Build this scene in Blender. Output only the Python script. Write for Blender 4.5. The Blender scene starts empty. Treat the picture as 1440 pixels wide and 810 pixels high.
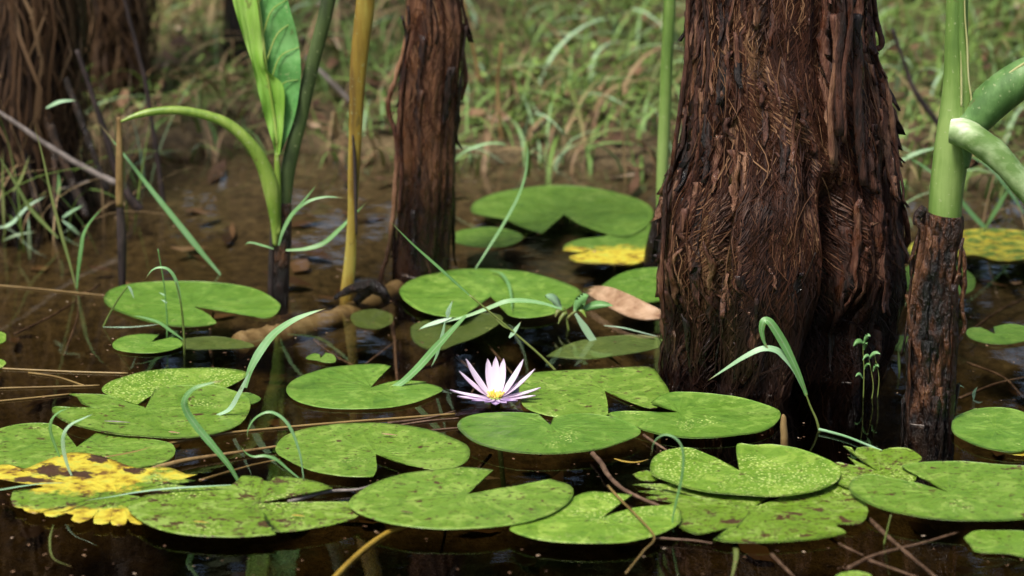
import bpy, math, random
import numpy as np
from mathutils import Vector, noise as mn

# ------------------------------------------------------------------ camera, sky, sun, exposure
CAM_H, PITCH, FPX, CX, CY = 1.07, math.radians(15.0), 4600.0, 720.0, 405.0
SC = bpy.context.scene
COL = SC.collection
cam_d = bpy.data.cameras.new('camera')
cam = bpy.data.objects.new('camera', cam_d); COL.objects.link(cam)
cam.location = (0, 0, CAM_H)
cam.rotation_euler = (math.pi / 2 - PITCH, 0, 0)
cam_d.sensor_width = 36.0
cam_d.lens = 36.0 * FPX / 1440.0
cam_d.clip_start, cam_d.clip_end = 0.05, 2000
cam_d.dof.use_dof = True
cam_d.dof.focus_distance = 3.6
cam_d.dof.aperture_fstop = 5.2
SC.camera = cam

SUN_EL, SUN_AZ = math.radians(58), math.radians(212)      # azimuth clockwise from +Y: behind the camera, a little left
world = bpy.data.worlds.new('World'); SC.world = world; world.use_nodes = True
wn = world.node_tree
sky = wn.nodes.new('ShaderNodeTexSky'); sky.sky_type = 'NISHITA'; sky.sun_disc = False
sky.sun_elevation, sky.sun_rotation = SUN_EL, SUN_AZ
sky.air_density, sky.dust_density, sky.ozone_density = 1.0, 4.0, 1.0
bg = wn.nodes['Background']; bg.inputs['Strength'].default_value = 0.075
wn.links.new(sky.outputs[0], bg.inputs[0])
sun_d = bpy.data.lights.new('sun', 'SUN'); sun_d.energy = 1.5; sun_d.angle = math.radians(14); sun_d.color = (1, 0.95, 0.86)
sun = bpy.data.objects.new('sun', sun_d); COL.objects.link(sun)
sdir = Vector((math.sin(SUN_AZ) * math.cos(SUN_EL), math.cos(SUN_AZ) * math.cos(SUN_EL), math.sin(SUN_EL)))
sun.rotation_euler = (-sdir).to_track_quat('-Z', 'Y').to_euler()
sun.location = sdir * 20
SC.view_settings.view_transform = 'Standard'
SC.view_settings.look = 'None'
SC.view_settings.gamma = 1.0
SC.view_settings.use_curve_mapping = False
SC.view_settings.exposure = 1.38
SC.render.engine = 'CYCLES'
SC.cycles.use_denoising = True
SC.cycles.max_bounces = 8
SC.cycles.transparent_max_bounces = 16
SC.cycles.caustics_reflective = False
SC.cycles.caustics_refractive = False

R = random.Random(7)

# ------------------------------------------------------------------ pixel -> place
CP, SP = math.cos(PITCH), math.sin(PITCH)
def ray(px, py):
    u = (px - CX) / FPX; v = -(py - CY) / FPX
    return (u, CP + v * SP, -SP + v * CP)
def P(px, py, z=0.0):                       # on the level z
    d = ray(px, py); t = (z - CAM_H) / d[2]
    return Vector((d[0] * t, d[1] * t, z))
def V(px, py, Y):                           # on the upright plane at distance Y
    d = ray(px, py); t = Y / d[1]
    return Vector((d[0] * t, Y, CAM_H + d[2] * t))
def YW(py, z=0.0): return P(CX, py, z).y     # distance of a waterline row
def mpp(Y): return Y / CP / FPX             # metres per pixel, about

# ------------------------------------------------------------------ helpers
def fbm(x, y=0.0, z=0.0, o=3):
    s = 0; a = 1; n = 0
    for i in range(o):
        s += a * mn.noise(Vector((x, y, z))); n += a
        a *= .5; x *= 2.03; y *= 2.03; z *= 2.03
    return s / n
def tag(o, label=None, cat=None, group=None, kind=None):
    if label: o['label'] = label
    if cat: o['category'] = cat
    if group: o['group'] = group
    if kind: o['kind'] = kind
    return o
def thing(name, loc, label, cat, group=None):
    o = bpy.data.objects.new(name, None); COL.objects.link(o)
    o.location = loc; o.empty_display_size = 0.02
    return tag(o, label, cat, group)
def mk(name, verts, faces, mat, parent=None, origin=None, smooth=True, attrs=None):
    """world-space vertices -> one mesh object (under its thing if there is a parent)"""
    v = np.asarray([tuple(p) for p in verts] if not isinstance(verts, np.ndarray) else verts, dtype=np.float64)
    off = np.zeros(3)
    if parent is not None:
        p = parent
        while p is not None:
            off += np.array(p.location); p = p.parent
    org = np.array(origin) if origin is not None else (off if parent is not None else np.zeros(3))
    v = v - org
    me = bpy.data.meshes.new(name)
    me.from_pydata(v.tolist(), [], faces if isinstance(faces, list) else faces.tolist())
    if smooth: me.polygons.foreach_set('use_smooth', [True] * len(me.polygons))
    for k, a in (attrs or {}).items():
        at = me.attributes.new(k, 'FLOAT', 'POINT'); at.data.foreach_set('value', np.asarray(a, dtype=np.float32))
    me.materials.append(mat); me.update()
    o = bpy.data.objects.new(name, me); COL.objects.link(o)
    if parent is not None: o.parent = parent
    o.location = tuple(org - off) if parent is not None else tuple(org)
    return o
def spline(pts, n):
    """Catmull-Rom through tuples, n samples per span"""
    pts = [np.array(p, float) for p in pts]
    out = []
    for i in range(len(pts) - 1):
        p0 = pts[i - 1] if i > 0 else 2 * pts[i] - pts[i + 1]
        p1, p2 = pts[i], pts[i + 1]
        p3 = pts[i + 2] if i + 2 < len(pts) else 2 * pts[i + 1] - pts[i]
        for k in range(n):
            t = k / n
            out.append(.5 * (2 * p1 + (p2 - p0) * t + (2 * p0 - 5 * p1 + 4 * p2 - p3) * t * t + (3 * p1 - p0 - 3 * p2 + p3) * t ** 3))
    out.append(pts[-1])
    return out
def frames(pts):
    pts = [Vector(p) for p in pts]; T = []
    for i in range(len(pts)):
        a = pts[max(0, i - 1)]; b = pts[min(len(pts) - 1, i + 1)]
        t = (b - a); T.append(t.normalized() if t.length > 1e-9 else Vector((0, 0, 1)))
    return pts, T
def tube_geo(pts, radii, seg=8, rough=0.0, rs=40.0, flat=1.0, cap=True):
    pts, T = frames(pts); vs = []; fs = []
    up = Vector((0.3, -1, 0.2)).normalized()
    for i, (p, t) in enumerate(zip(pts, T)):
        a = t.cross(up)
        if a.length < 1e-4: a = t.cross(Vector((1, 0, 0)))
        a.normalize(); b = a.cross(t).normalized()
        for k in range(seg):
            an = 2 * math.pi * k / seg
            d = a * math.cos(an) + b * math.sin(an) * flat
            r = radii[i]
            if rough:
                q = (p + d * r) * rs
                r *= 1 + rough * fbm(q.x, q.y, q.z * .35)
            vs.append(p + d * r)
    n = len(pts)
    for i in range(n - 1):
        for k in range(seg):
            k2 = (k + 1) % seg
            fs.append([i * seg + k, i * seg + k2, (i + 1) * seg + k2, (i + 1) * seg + k])
    if cap:
        fs.append(list(range(seg))[::-1]); fs.append([(n - 1) * seg + k for k in range(seg)])
    return vs, fs
def ribbon_geo(pts, widths, fold=0.25, hint=(0.1, -.7, 0.75), thick=0.0004):
    """a thin closed leaf blade: keel, two edges and an upper face"""
    pts, T = frames(pts); h = Vector(hint).normalized(); vs = []; fs = []
    for p, t, w in zip(pts, T, widths):
        a = t.cross(h)
        if a.length < 1e-4: a = t.cross(Vector((1, 0, .1)))
        a.normalize(); n = a.cross(t).normalized()
        if n.dot(h) < 0: n = -n
        vs += [p - a * w * .5 + n * w * fold * .5, p - n * thick, p + a * w * .5 + n * w * fold * .5, p + n * thick]
    for i in range(len(pts) - 1):
        b = i * 4; c = b + 4
        for k in range(4):
            k2 = (k + 1) % 4
            fs.append([b + k, b + k2, c + k2, c + k])
    fs.append([0, 1, 2, 3]); e = (len(pts) - 1) * 4; fs.append([e + 3, e + 2, e + 1, e])
    return vs, fs

# ------------------------------------------------------------------ materials
class N:
    def __init__(s, name):
        s.m = bpy.data.materials.new(name); s.m.use_nodes = True; s.t = s.m.node_tree
        s.b = s.t.nodes['Principled BSDF']; s.out = s.t.nodes['Material Output']
        s.geo = s.t.nodes.new('ShaderNodeNewGeometry')
    def n(s, typ, **kw):
        nd = s.t.nodes.new(typ)
        for k, v in kw.items(): setattr(nd, k, v)
        return nd
    def put(s, sock, v):
        if hasattr(v, 'is_linked') or isinstance(v, bpy.types.NodeSocket): s.t.links.new(v, sock)
        elif isinstance(v, (tuple, list)) and len(v) == 3 and sock.type == 'RGBA': sock.default_value = (*v, 1)
        else: sock.default_value = v
    def pos(s, scale=(1, 1, 1)):
        m = s.n('ShaderNodeMapping'); m.inputs['Scale'].default_value = scale
        s.t.links.new(s.geo.outputs['Position'], m.inputs['Vector']); return m.outputs[0]
    def noise(s, scale, detail=4, rough=.55, vec=None, stretch=(1, 1, 1), dist=0):
        nd = s.n('ShaderNodeTexNoise'); nd.inputs['Scale'].default_value = scale; nd.inputs['Detail'].default_value = detail
        nd.inputs['Roughness'].default_value = rough; nd.inputs['Distortion'].default_value = dist
        s.t.links.new(vec or s.pos(stretch), nd.inputs['Vector']); return nd.outputs['Fac']
    def vor(s, scale, stretch=(1, 1, 1), feature='F1'):
        nd = s.n('ShaderNodeTexVoronoi', feature=feature); nd.inputs['Scale'].default_value = scale
        s.t.links.new(s.pos(stretch), nd.inputs['Vector']); return nd.outputs['Distance']
    def ramp(s, fac, stops):
        nd = s.n('ShaderNodeValToRGB'); e = nd.color_ramp.elements
        while len(e) < len(stops): e.new(0.5)
        for i, (p, c) in enumerate(stops):
            e[i].position = p; e[i].color = (*c, 1) if len(c) == 3 else c
        s.put(nd.inputs[0], fac); return nd.outputs[0]
    def step(s, fac, a, b):
        nd = s.n('ShaderNodeMapRange'); nd.inputs['From Min'].default_value = a; nd.inputs['From Max'].default_value = b
        nd.interpolation_type = 'SMOOTHSTEP'; s.put(nd.inputs['Value'], fac); return nd.outputs[0]
    def mix(s, fac, a, b, mode='MIX'):
        nd = s.n('ShaderNodeMix', data_type='RGBA', blend_type=mode)
        s.put(nd.inputs[0], fac); s.put(nd.inputs[6], a); s.put(nd.inputs[7], b); return nd.outputs[2]
    def math(s, op, a, b=0.0):
        nd = s.n('ShaderNodeMath', operation=op); s.put(nd.inputs[0], a); s.put(nd.inputs[1], b); return nd.outputs[0]
    def attr(s, name):
        return s.n('ShaderNodeAttribute', attribute_name=name).outputs['Fac']
    def objrand(s):
        return s.n('ShaderNodeObjectInfo').outputs['Random']
    def bump(s, h, strength=.4, dist=.002, normal=None):
        nd = s.n('ShaderNodeBump'); nd.inputs['Strength'].default_value = strength; nd.inputs['Distance'].default_value = dist
        s.put(nd.inputs['Height'], h)
        if normal: s.put(nd.inputs['Normal'], normal)
        return nd.outputs[0]
    def fin(s, col, rough=.5, normal=None, spec=.5, trans=0.0):
        s.put(s.b.inputs['Base Color'], col); s.put(s.b.inputs['Roughness'], rough)
        s.b.inputs['Specular IOR Level'].default_value = spec
        if normal: s.put(s.b.inputs['Normal'], normal)
        if trans:
            tr = s.n('ShaderNodeBsdfTranslucent'); s.put(tr.inputs[0], col)
            mx = s.n('ShaderNodeMixShader'); mx.inputs[0].default_value = trans
            s.t.links.new(s.b.outputs[0], mx.inputs[1]); s.t.links.new(tr.outputs[0], mx.inputs[2])
            s.t.links.new(mx.outputs[0], s.out.inputs['Surface'])
        return s.m

def pad_material(name, dark, mid, light, spots=.3, specks=.3, yellow=True, rough=.38):
    s = N(name)
    n1 = s.noise(30, 6, .65, dist=1.2, stretch=(1, .8, 1)); n2 = s.noise(120, 4, .6)
    base = s.ramp(s.math('ADD', s.math('MULTIPLY', n1, .75), s.math('MULTIPLY', n2, .25)), [(.37, dark), (.455, mid), (.52, mid), (.58, light)])
    rnd = s.objrand()
    base = s.mix(s.math('MULTIPLY', rnd, .35), base, dark)
    # veins that leave the stalk point: fine paler lines
    vein = s.step(s.attr('vein'), .80, .98)
    base = s.mix(s.math('MULTIPLY', vein, .22), base, light)
    # droplet glints painted as pale specks, in patches
    pm = s.step(s.noise(13, 3, .6), .62 - .16 * specks, .72 - .1 * specks)
    sv = s.step(s.vor(260), .40, .22)
    base = s.mix(s.math('MULTIPLY', s.math('MULTIPLY', pm, sv), .85), base, (.58, .68, .22))
    # brown specks and eaten spots
    dm = s.step(s.noise(180, 3, .7), .655 - .07 * spots, .69 - .07 * spots)
    base = s.mix(s.math('MULTIPLY', dm, .8), base, (.05, .035, .012))
    dm2 = s.math('MULTIPLY', s.step(s.noise(52, 4, .7), .70 - .09 * spots, .74 - .09 * spots), min(1, spots * 1.4))
    base = s.mix(dm2, base, (.07, .035, .015))
    if yellow:
        yc = s.ramp(s.noise(60, 4, .6), [(.34, (.16, .08, .02)), (.42, (.46, .34, .03)), (.52, (.64, .54, .05)), (.68, (.48, .52, .08))])
        ym = s.step(s.math('ADD', s.attr('yel'), s.math('MULTIPLY', s.math('SUBTRACT', s.noise(55, 6, .72), .5), 1.5)), .34, .62)
        base = s.mix(ym, base, yc)
        br = s.step(s.math('ADD', s.attr('rot'), s.math('MULTIPLY', s.math('SUBTRACT', s.noise(90, 6, .72), .5), 1.8)), .40, .62)
        base = s.mix(br, base, (.07, .035, .018))
    h = s.math('ADD', s.math('MULTIPLY', s.noise(70, 4, .6), 1.0), s.math('MULTIPLY', s.attr('vein'), .35))
    h = s.math('ADD', h, s.math('MULTIPLY', s.noise(400, 2), .25))
    rg = s.ramp(s.noise(35, 3), [(.3, (rough - .1,) * 3), (.7, (rough + .16,) * 3)])
    return s.fin(base, rg, s.bump(h, .75, .0020), .5)

M = {}
M['pad_fresh'] = pad_material('pad_fresh', (.070, .165, .018), (.118, .240, .028), (.195, .335, .052), .25, .3)
M['pad_bright'] = pad_material('pad_bright', (.095, .20, .018), (.155, .285, .028), (.27, .41, .06), .4, 1.3)
M['pad_plain'] = pad_material('pad_plain', (.085, .18, .018), (.140, .255, .028), (.235, .36, .06), .85, .15)
M['pad_eaten'] = pad_material('pad_eaten', (.10, .185, .016), (.155, .27, .022), (.27, .39, .075), 1.35, .8)
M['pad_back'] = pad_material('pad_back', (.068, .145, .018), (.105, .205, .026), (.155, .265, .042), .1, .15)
M['pad_sunken'] = pad_material('pad_sunken', (.07, .11, .02), (.10, .15, .03), (.13, .18, .04), .3, 0, rough=.5)

def blade_material(name, a, b, c, rough=.35):
    s = N(name)
    r = s.objrand()
    col = s.ramp(s.math('ADD', s.math('MULTIPLY', s.noise(24, 3), .8), s.math('MULTIPLY', r, .3)), [(.3, a), (.55, b), (.85, c)])
    tip = s.step(s.math('ADD', s.attr('tipf'), s.math('MULTIPLY', s.math('SUBTRACT', s.noise(60, 3), .5), .25)), .88, 1.0)
    col = s.mix(tip, col, (.34, .25, .10))
    mid = s.step(s.attr('rib'), .75, 1.0)
    col = s.mix(s.math('MULTIPLY', mid, .35), col, (.45, .58, .38))
    dots = s.step(s.noise(150, 3, .6), .64, .69)
    col = s.mix(s.math('MULTIPLY', dots, .5), col, (.20, .16, .06))
    return s.fin(col, rough, s.bump(s.noise(300, 2, stretch=(1, 1, .1)), .2, .0005), .5, .15)
M['blade'] = blade_material('blade', (.10, .25, .06), (.16, .36, .11), (.27, .49, .24), .42)
M['blade_pale'] = blade_material('blade_pale', (.22, .42, .20), (.34, .54, .33), (.48, .66, .50), .42)
M['blade_olive'] = blade_material('blade_olive', (.10, .15, .03), (.16, .22, .05), (.24, .27, .08))
M['straw'] = blade_material('straw', (.16, .10, .03), (.27, .18, .06), (.36, .25, .09))
M['yellow_stem'] = blade_material('yellow_stem', (.35, .22, .03), (.50, .33, .05), (.55, .40, .08))

def twig_material(name, a, b, c, rough=.7, sc=60):
    s = N(name)
    n = s.noise(sc, 5, .65, stretch=(1, 1, .35))
    return s.fin(s.ramp(n, [(.32, a), (.5, b), (.7, c)]), rough, s.bump(n, .7, .003), .4)
M['twig_dark'] = twig_material('twig_dark', (.012, .008, .008), (.03, .02, .018), (.07, .05, .045))
M['twig_brown'] = twig_material('twig_brown', (.06, .032, .018), (.12, .07, .04), (.22, .14, .09))
M['twig_grey'] = twig_material('twig_grey', (.10, .085, .075), (.20, .17, .15), (.32, .28, .25))
M['twig_tan'] = twig_material('twig_tan', (.12, .07, .02), (.22, .14, .05), (.32, .22, .09))

def bark_material(name, a, b, c, d, band_z=0.06, rough=.62, st=(1, 1, .30)):
    """brown fibrous bark; a ragged near-black, glossier band stands just above the pond"""
    s = N(name)
    n1 = s.noise(16, 6, .7, stretch=st, dist=.8)
    n2 = s.noise(95, 5, .7, stretch=(1, 1, st[2] * .45))
    n3 = s.noise(5, 3, .5)
    f = s.math('ADD', s.math('ADD', s.math('MULTIPLY', n1, .42), s.math('MULTIPLY', n2, .40)), s.math('MULTIPLY', n3, .18))
    f = s.math('ADD', f, s.math('MULTIPLY', s.math('SUBTRACT', s.objrand(), .5), .17))
    col = s.ramp(f, [(.39, a), (.46, b), (.53, c), (.65, d)])
    sep = s.n('ShaderNodeSeparateXYZ'); s.t.links.new(s.geo.outputs['Position'], sep.inputs[0])
    zz = s.math('ADD', sep.outputs[2], s.math('MULTIPLY', s.math('SUBTRACT', s.noise(18, 4, .7, stretch=(1, 1, .4)), .5), .16))
    low_band = s.step(zz, band_z + .03, band_z - .05)
    col = s.mix(s.math('MULTIPLY', low_band, .82), col, (.008, .004, .003))
    rg = s.mix(s.math('MAXIMUM', low_band, s.step(s.noise(75, 4, .65, stretch=(1, 1, .5)), .53, .60)), (rough + .3,) * 3, (.17,) * 3)
    h = s.math('ADD', s.math('MULTIPLY', n2, 1.0), s.math('MULTIPLY', s.noise(240, 3, .6, stretch=(1, 1, .2)), .35))
    return s.fin(col, rg, s.bump(h, 1.0, .008), .5)
M['bark'] = bark_material('bark', (.002, .001, .0008), (.016, .0048, .0026), (.055, .0175, .0085), (.19, .083, .043), .14, .45)
M['bark_strip'] = bark_material('bark_strip', (.005, .0018, .0012), (.036, .0115, .006), (.098, .034, .018), (.34, .18, .10), .08, .36)
M['bark_thin'] = bark_material('bark_thin', (.002, .001, .0006), (.011, .0033, .0017), (.034, .0105, .0046), (.17, .072, .032), .14, .36, (1, 1, .62))
M['bark_back'] = bark_material('bark_back', (.003, .002, .001), (.012, .007, .004), (.035, .019, .010), (.11, .062, .033), .02, .7)
def fibre_material(name, a, b, c, band_z=.13):
    s = N(name)
    col = s.ramp(s.attr('tint'), [(0, a), (.5, b), (1, c)])
    sep = s.n('ShaderNodeSeparateXYZ'); s.t.links.new(s.geo.outputs['Position'], sep.inputs[0])
    zz = s.math('ADD', sep.outputs[2], s.math('MULTIPLY', s.math('SUBTRACT', s.noise(18, 4, .7, stretch=(1, 1, .4)), .5), .16))
    low_band = s.step(zz, band_z + .03, band_z - .05)  # near-black band low on the fibres, ragged upper edge
    col = s.mix(s.math('MULTIPLY', low_band, .8), col, (.008, .004, .003))
    return s.fin(col, .5, None, .18)
M['fibre'] = fibre_material('fibre', (.006, .002, .0015), (.054, .019, .0095), (.32, .18, .095))
M['fibre_tan'] = fibre_material('fibre_tan', (.010, .005, .003), (.085, .047, .024), (.30, .20, .11), .06)
def rot_material():
    s = N('rotten_sheath')
    n1 = s.noise(24, 5, .65, stretch=(1, 1, .45), dist=.5); n2 = s.noise(120, 5, .7, stretch=(1, 1, .35))
    col = s.ramp(s.math('ADD', s.math('MULTIPLY', n1, .65), s.math('MULTIPLY', n2, .35)),
                 [(.44, (.004, .003, .002)), (.50, (.030, .011, .005)), (.57, (.13, .050, .020)), (.70, (.34, .19, .09))])
    sep = s.n('ShaderNodeSeparateXYZ'); s.t.links.new(s.geo.outputs['Position'], sep.inputs[0])
    zz = s.math('ADD', sep.outputs[2], s.math('MULTIPLY', s.math('SUBTRACT', n1, .5), .14))
    col = s.mix(s.math('MULTIPLY', s.step(zz, .06, .0), .88), col, (.006, .004, .003))
    return s.fin(col, .28, s.bump(s.math('ADD', n1, n2), 1.0, .012), .6)
M['rotten'] = rot_material()
def stalk_material(name, a, b, c, rough=.34, st=(1, 1, .08)):
    s = N(name)
    n1 = s.noise(70, 4, .6, stretch=st); n2 = s.noise(14, 3, .5)
    col = s.ramp(s.math('ADD', s.math('MULTIPLY', n1, .5), s.math('MULTIPLY', n2, .5)), [(.40, a), (.5, b), (.60, c)])
    sc_ = s.step(s.noise(40, 4, .7, stretch=(1, 1, .5)), .66, .72)
    col = s.mix(s.math('MULTIPLY', sc_, .6), col, (.10, .07, .025))
    sp = s.step(s.noise(210, 2, .5), .66, .70)
    col = s.mix(s.math('MULTIPLY', sp, .5), col, (.35, .40, .2))
    return s.fin(col, rough, s.bump(n1, .3, .0015), .5)
M['stalk'] = stalk_material('stalk', (.085, .165, .028), (.145, .250, .048), (.235, .345, .095), .58)
M['petiole'] = stalk_material('petiole', (.065, .15, .035), (.115, .235, .065), (.20, .33, .13), .55, (1, .3, .6))
M['petiole_torn'] = stalk_material('petiole_torn', (.12, .22, .05), (.32, .44, .20), (.70, .74, .58), .6, (.35, 1, .6))
M['stalk_yellow'] = stalk_material('stalk_yellow', (.14, .085, .02), (.27, .18, .03), (.36, .29, .06))
M['stalk_lime'] = stalk_material('stalk_lime', (.14, .24, .03), (.24, .35, .06), (.36, .45, .12), .35)
M['stalk_dark'] = stalk_material('stalk_dark', (.03, .045, .016), (.055, .085, .025), (.085, .125, .038), .5)
M['edge_cream'] = stalk_material('edge_cream', (.32, .33, .12), (.45, .45, .2), (.55, .55, .3))
M['arum_leaf'] = stalk_material('arum_leaf', (.075, .24, .055), (.115, .32, .08), (.18, .41, .13), .5, (1, 1, 1))
M['arum_leaf_lit_lime'] = stalk_material('arum_leaf_lit_lime', (.15, .33, .035), (.215, .41, .055), (.30, .49, .10), .5)  # lime also paints light shining through the leaf's left half
def petal_material():
    s = N('petal')
    col = s.mix(s.math('MULTIPLY', s.attr('tipc'), .35), (.86, .75, .87), (.76, .60, .83))
    return s.fin(col, .5, s.bump(s.noise(220, 2), .15, .0005), .3, .25)
M['petal'] = petal_material()
def petal_out():
    s = N('petal_outer'); return s.fin(s.ramp(s.noise(120, 3), [(.35, (.42, .28, .55)), (.65, (.74, .60, .80))]), .5, None, .3, .2)
M['petal_outer'] = petal_out()
def stamen_mat():
    s = N('stamen'); return s.fin(s.ramp(s.noise(300, 2), [(.4, (.80, .50, .02)), (.6, (.85, .75, .22))]), .5)
M['stamen'] = stamen_mat()
def dead_leaf():
    s = N('dead_leaf')
    n = s.noise(38, 5, .65)
    col = s.ramp(n, [(.3, (.16, .075, .045)), (.42, (.30, .18, .10)), (.58, (.44, .29, .18)), (.8, (.55, .40, .28))])
    return s.fin(col, .55, s.bump(n, .6, .002), .4)
M['dead_leaf'] = dead_leaf()
def tint_mat(name, stops, rough=.6, trans=.15):
    s = N(name)
    col = s.ramp(s.attr('tint'), stops)
    return s.fin(col, rough, None, .35, trans)
M['bank_grass'] = tint_mat('bank_grass', [(0, (.18, .11, .055)), (.22, (.36, .26, .13)), (.32, (.11, .17, .03)), (.6, (.155, .26, .05)), (.85, (.21, .345, .10)), (1, (.34, .50, .30))])
M['ground_cover'] = tint_mat('ground_cover', [(0, (.07, .11, .018)), (.5, (.155, .24, .04)), (.85, (.24, .36, .08)), (1, (.33, .46, .14))])
M['leaf_litter'] = tint_mat('leaf_litter', [(0, (.05, .028, .016)), (.5, (.16, .085, .045)), (.85, (.36, .22, .12)), (1, (.58, .46, .34))], .7)
M['forest'] = tint_mat('forest', [(0, (.02, .035, .010)), (.6, (.045, .075, .02)), (1, (.08, .11, .035))], .6, .2)
def ground_mat():
    s = N('ground')
    n1 = s.noise(9, 6, .65); n2 = s.noise(60, 5, .65)
    mud = s.ramp(n2, [(.3, (.045, .033, .016)), (.5, (.135, .096, .046)), (.72, (.23, .17, .082))])
    moss = s.ramp(n2, [(.3, (.045, .060, .014)), (.5, (.085, .125, .025)), (.72, (.13, .17, .045))])
    sep = s.n('ShaderNodeSeparateXYZ'); s.t.links.new(s.geo.outputs['Position'], sep.inputs[0])
    dry = s.step(s.math('ADD', sep.outputs[2], s.math('MULTIPLY', s.math('SUBTRACT', n1, .5), .12)), .015, .05)
    col = s.mix(s.math('MULTIPLY', dry, s.step(n1, .38, .6)), mud, moss)
    return s.fin(col, .75, s.bump(s.math('ADD', n2, s.noise(200, 3)), .8, .01), .3)
M['ground'] = ground_mat()
def water_mat():
    s = N('water')
    h = s.math('ADD', s.noise(5, 2, .4), s.math('MULTIPLY', s.noise(22, 2, .4), .15))
    nb = s.bump(h, .10, .01)
    fr = s.n('ShaderNodeFresnel'); fr.inputs[0].default_value = 1.333; s.t.links.new(nb, fr.inputs['Normal'])
    gl = s.n('ShaderNodeBsdfGlossy'); gl.inputs['Roughness'].default_value = .012; s.t.links.new(nb, gl.inputs['Normal'])
    tr = s.n('ShaderNodeBsdfTransparent')
    mx = s.n('ShaderNodeMixShader')
    s.t.links.new(fr.outputs[0], mx.inputs[0]); s.t.links.new(tr.outputs[0], mx.inputs[1]); s.t.links.new(gl.outputs[0], mx.inputs[2])
    s.t.links.new(mx.outputs[0], s.out.inputs['Surface'])
    va = s.n('ShaderNodeVolumeAbsorption'); va.inputs['Color'].default_value = (.46, .38, .14, 1); va.inputs['Density'].default_value = 6.4
    s.t.links.new(va.outputs[0], s.out.inputs['Volume'])
    s.t.nodes.remove(s.b)
    return s.m
M['water'] = water_mat()

# ------------------------------------------------------------------ the setting: ground, water
def shore(x): return 4.74 - .10 * math.tanh(x / .35) + .07 * mn.noise(Vector((x * 2.1, 3.3, 0))) + .03 * mn.noise(Vector((x * 7, 1.3, 0)))
def gz(x, y):
    d = y - shore(x)
    if d > 0:
        z = .012 + .085 * min(d, 6) + .03 * max(0, d - 6) ** .7 + .03 * min(1, d * 3) * fbm(x * 3, y * 3, .7)
        z = max(z, .006)
    else:
        z = -.075 * -d - .12 * max(0, min(-d, 3) - .75) + (.1 * max(0, -d - 3)) * .5 + .015 * min(1, -d * 3) * fbm(x * 5, y * 5, .2) - .004
    e = max(abs(x) - 4.6, -(y + 1.8))
    if e > 0 and d < 0.5: z = max(z, min(.09 * e - .05, .6 + .02 * e))
    return z
def axis(lo, hi, n, outer):
    inner = np.linspace(lo, hi, n)
    return np.array(sorted(set([lo - o for o in outer] + [hi + o for o in outer] + list(inner))))
gx = axis(-2.6, 2.6, 150, [.4, 1, 2, 3.5, 5, 6.4, 7.5, 9, 12, 20, 45, 110, 260])
gy = axis(2.2, 8.2, 170, [.5, 1.2, 2.2, 3.5, 5, 7, 8.2, 9.5, 12, 20, 45, 110, 260])
gv = [(x, y, gz(x, y)) for y in gy for x in gx]
nx = len(gx)
gf = [[j * nx + i, j * nx + i + 1, (j + 1) * nx + i + 1, (j + 1) * nx + i] for j in range(len(gy) - 1) for i in range(nx - 1)]
tag(mk('ground', gv, gf, M['ground']), kind='structure')
wx0, wx1, wy0, wy1 = -7, 7, -4.2, 6.2
wv = [(x, y, z) for z in (-.8, 0) for (x, y) in ((wx0, wy0), (wx1, wy0), (wx1, wy1), (wx0, wy1))]
tag(mk('pond_water', wv, [[3, 2, 1, 0], [4, 5, 6, 7], [0, 1, 5, 4], [1, 2, 6, 5], [2, 3, 7, 6], [3, 0, 4, 7]], M['water'], smooth=False), kind='structure')

# ------------------------------------------------------------------ stuff on the bank: grass, small leaves, litter, the wood behind
def blades_mesh(name, n, sampler, mat, label, cat, seed, segs=4):
    r = random.Random(seed); vs = []; fs = []; ti = []
    for _ in range(n):
        x, y, L, w, lean, t = sampler(r)
        z = max(gz(x, y), -.03)
        az = r.uniform(0, 6.283); dx, dy = math.cos(az), math.sin(az)
        px_, py_ = -dy, dx
        b = len(vs); cv = r.uniform(.2, 1.0)
        for k in range(segs + 1):
            s = k / segs
            ho = lean * L * (s ** (1 + cv)); up = L * math.sqrt(max(.02, 1 - min(.97, lean * lean) * s)) * s * (1 - .55 * lean * s * cv)
            ww = w * (1 - s ** 2) * .5 + .0002
            cx, cy, cz = x + dx * ho, y + dy * ho, z + up
            vs.append((cx - px_ * ww, cy - py_ * ww, cz)); vs.append((cx + px_ * ww, cy + py_ * ww, cz + ww * .5))
            tt = min(1, max(0, t + r.uniform(-.03, .03)))
            ti += [tt, tt]
        for k in range(segs):
            a = b + 2 * k; fs.append([a, a + 1, a + 3, a + 2])
    o = mk(name, vs, fs, mat, attrs={'tint': ti})
    return tag(o, label, cat, kind='stuff')
def dryness(x, y):       # the bank is drier and browner round the trunks at the back left
    return max(0, min(1, .5 - x * 1.1 + .5 * mn.noise(Vector((x * 2, y * 2, 9)))))
def samp_low(r):
    x = r.uniform(-1.35, 1.35) if r.random() < .72 else r.choice((-1, 1)) * r.uniform(1.35, 3.0); y = shore(x) + r.random() ** 1.2 * 2.9 - .05
    if fbm(x * 4.5, y * 3.5, 6.1, 2) < -.10: y = shore(x) + r.random() * 2.9
    dd = dryness(x, y); t = r.uniform(0, .3) if r.random() < .10 + .5 * dd else r.uniform(.33, .95)
    return x, y, r.uniform(.03, .11), r.uniform(.002, .005), r.uniform(.6, 1.0), t
def samp_tall(r):
    x = r.uniform(-1.35, 1.35) if r.random() < .72 else r.choice((-1, 1)) * r.uniform(1.35, 3.0); y = shore(x) + r.random() ** 1.5 * 2.4 - .12
    dd = dryness(x, y); t = r.uniform(0, .3) if r.random() < .12 + .6 * dd else r.uniform(.5, 1.0)
    return x, y, r.uniform(.07, .21), r.uniform(.003, .008), r.uniform(.82, 1.0), t
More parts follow.
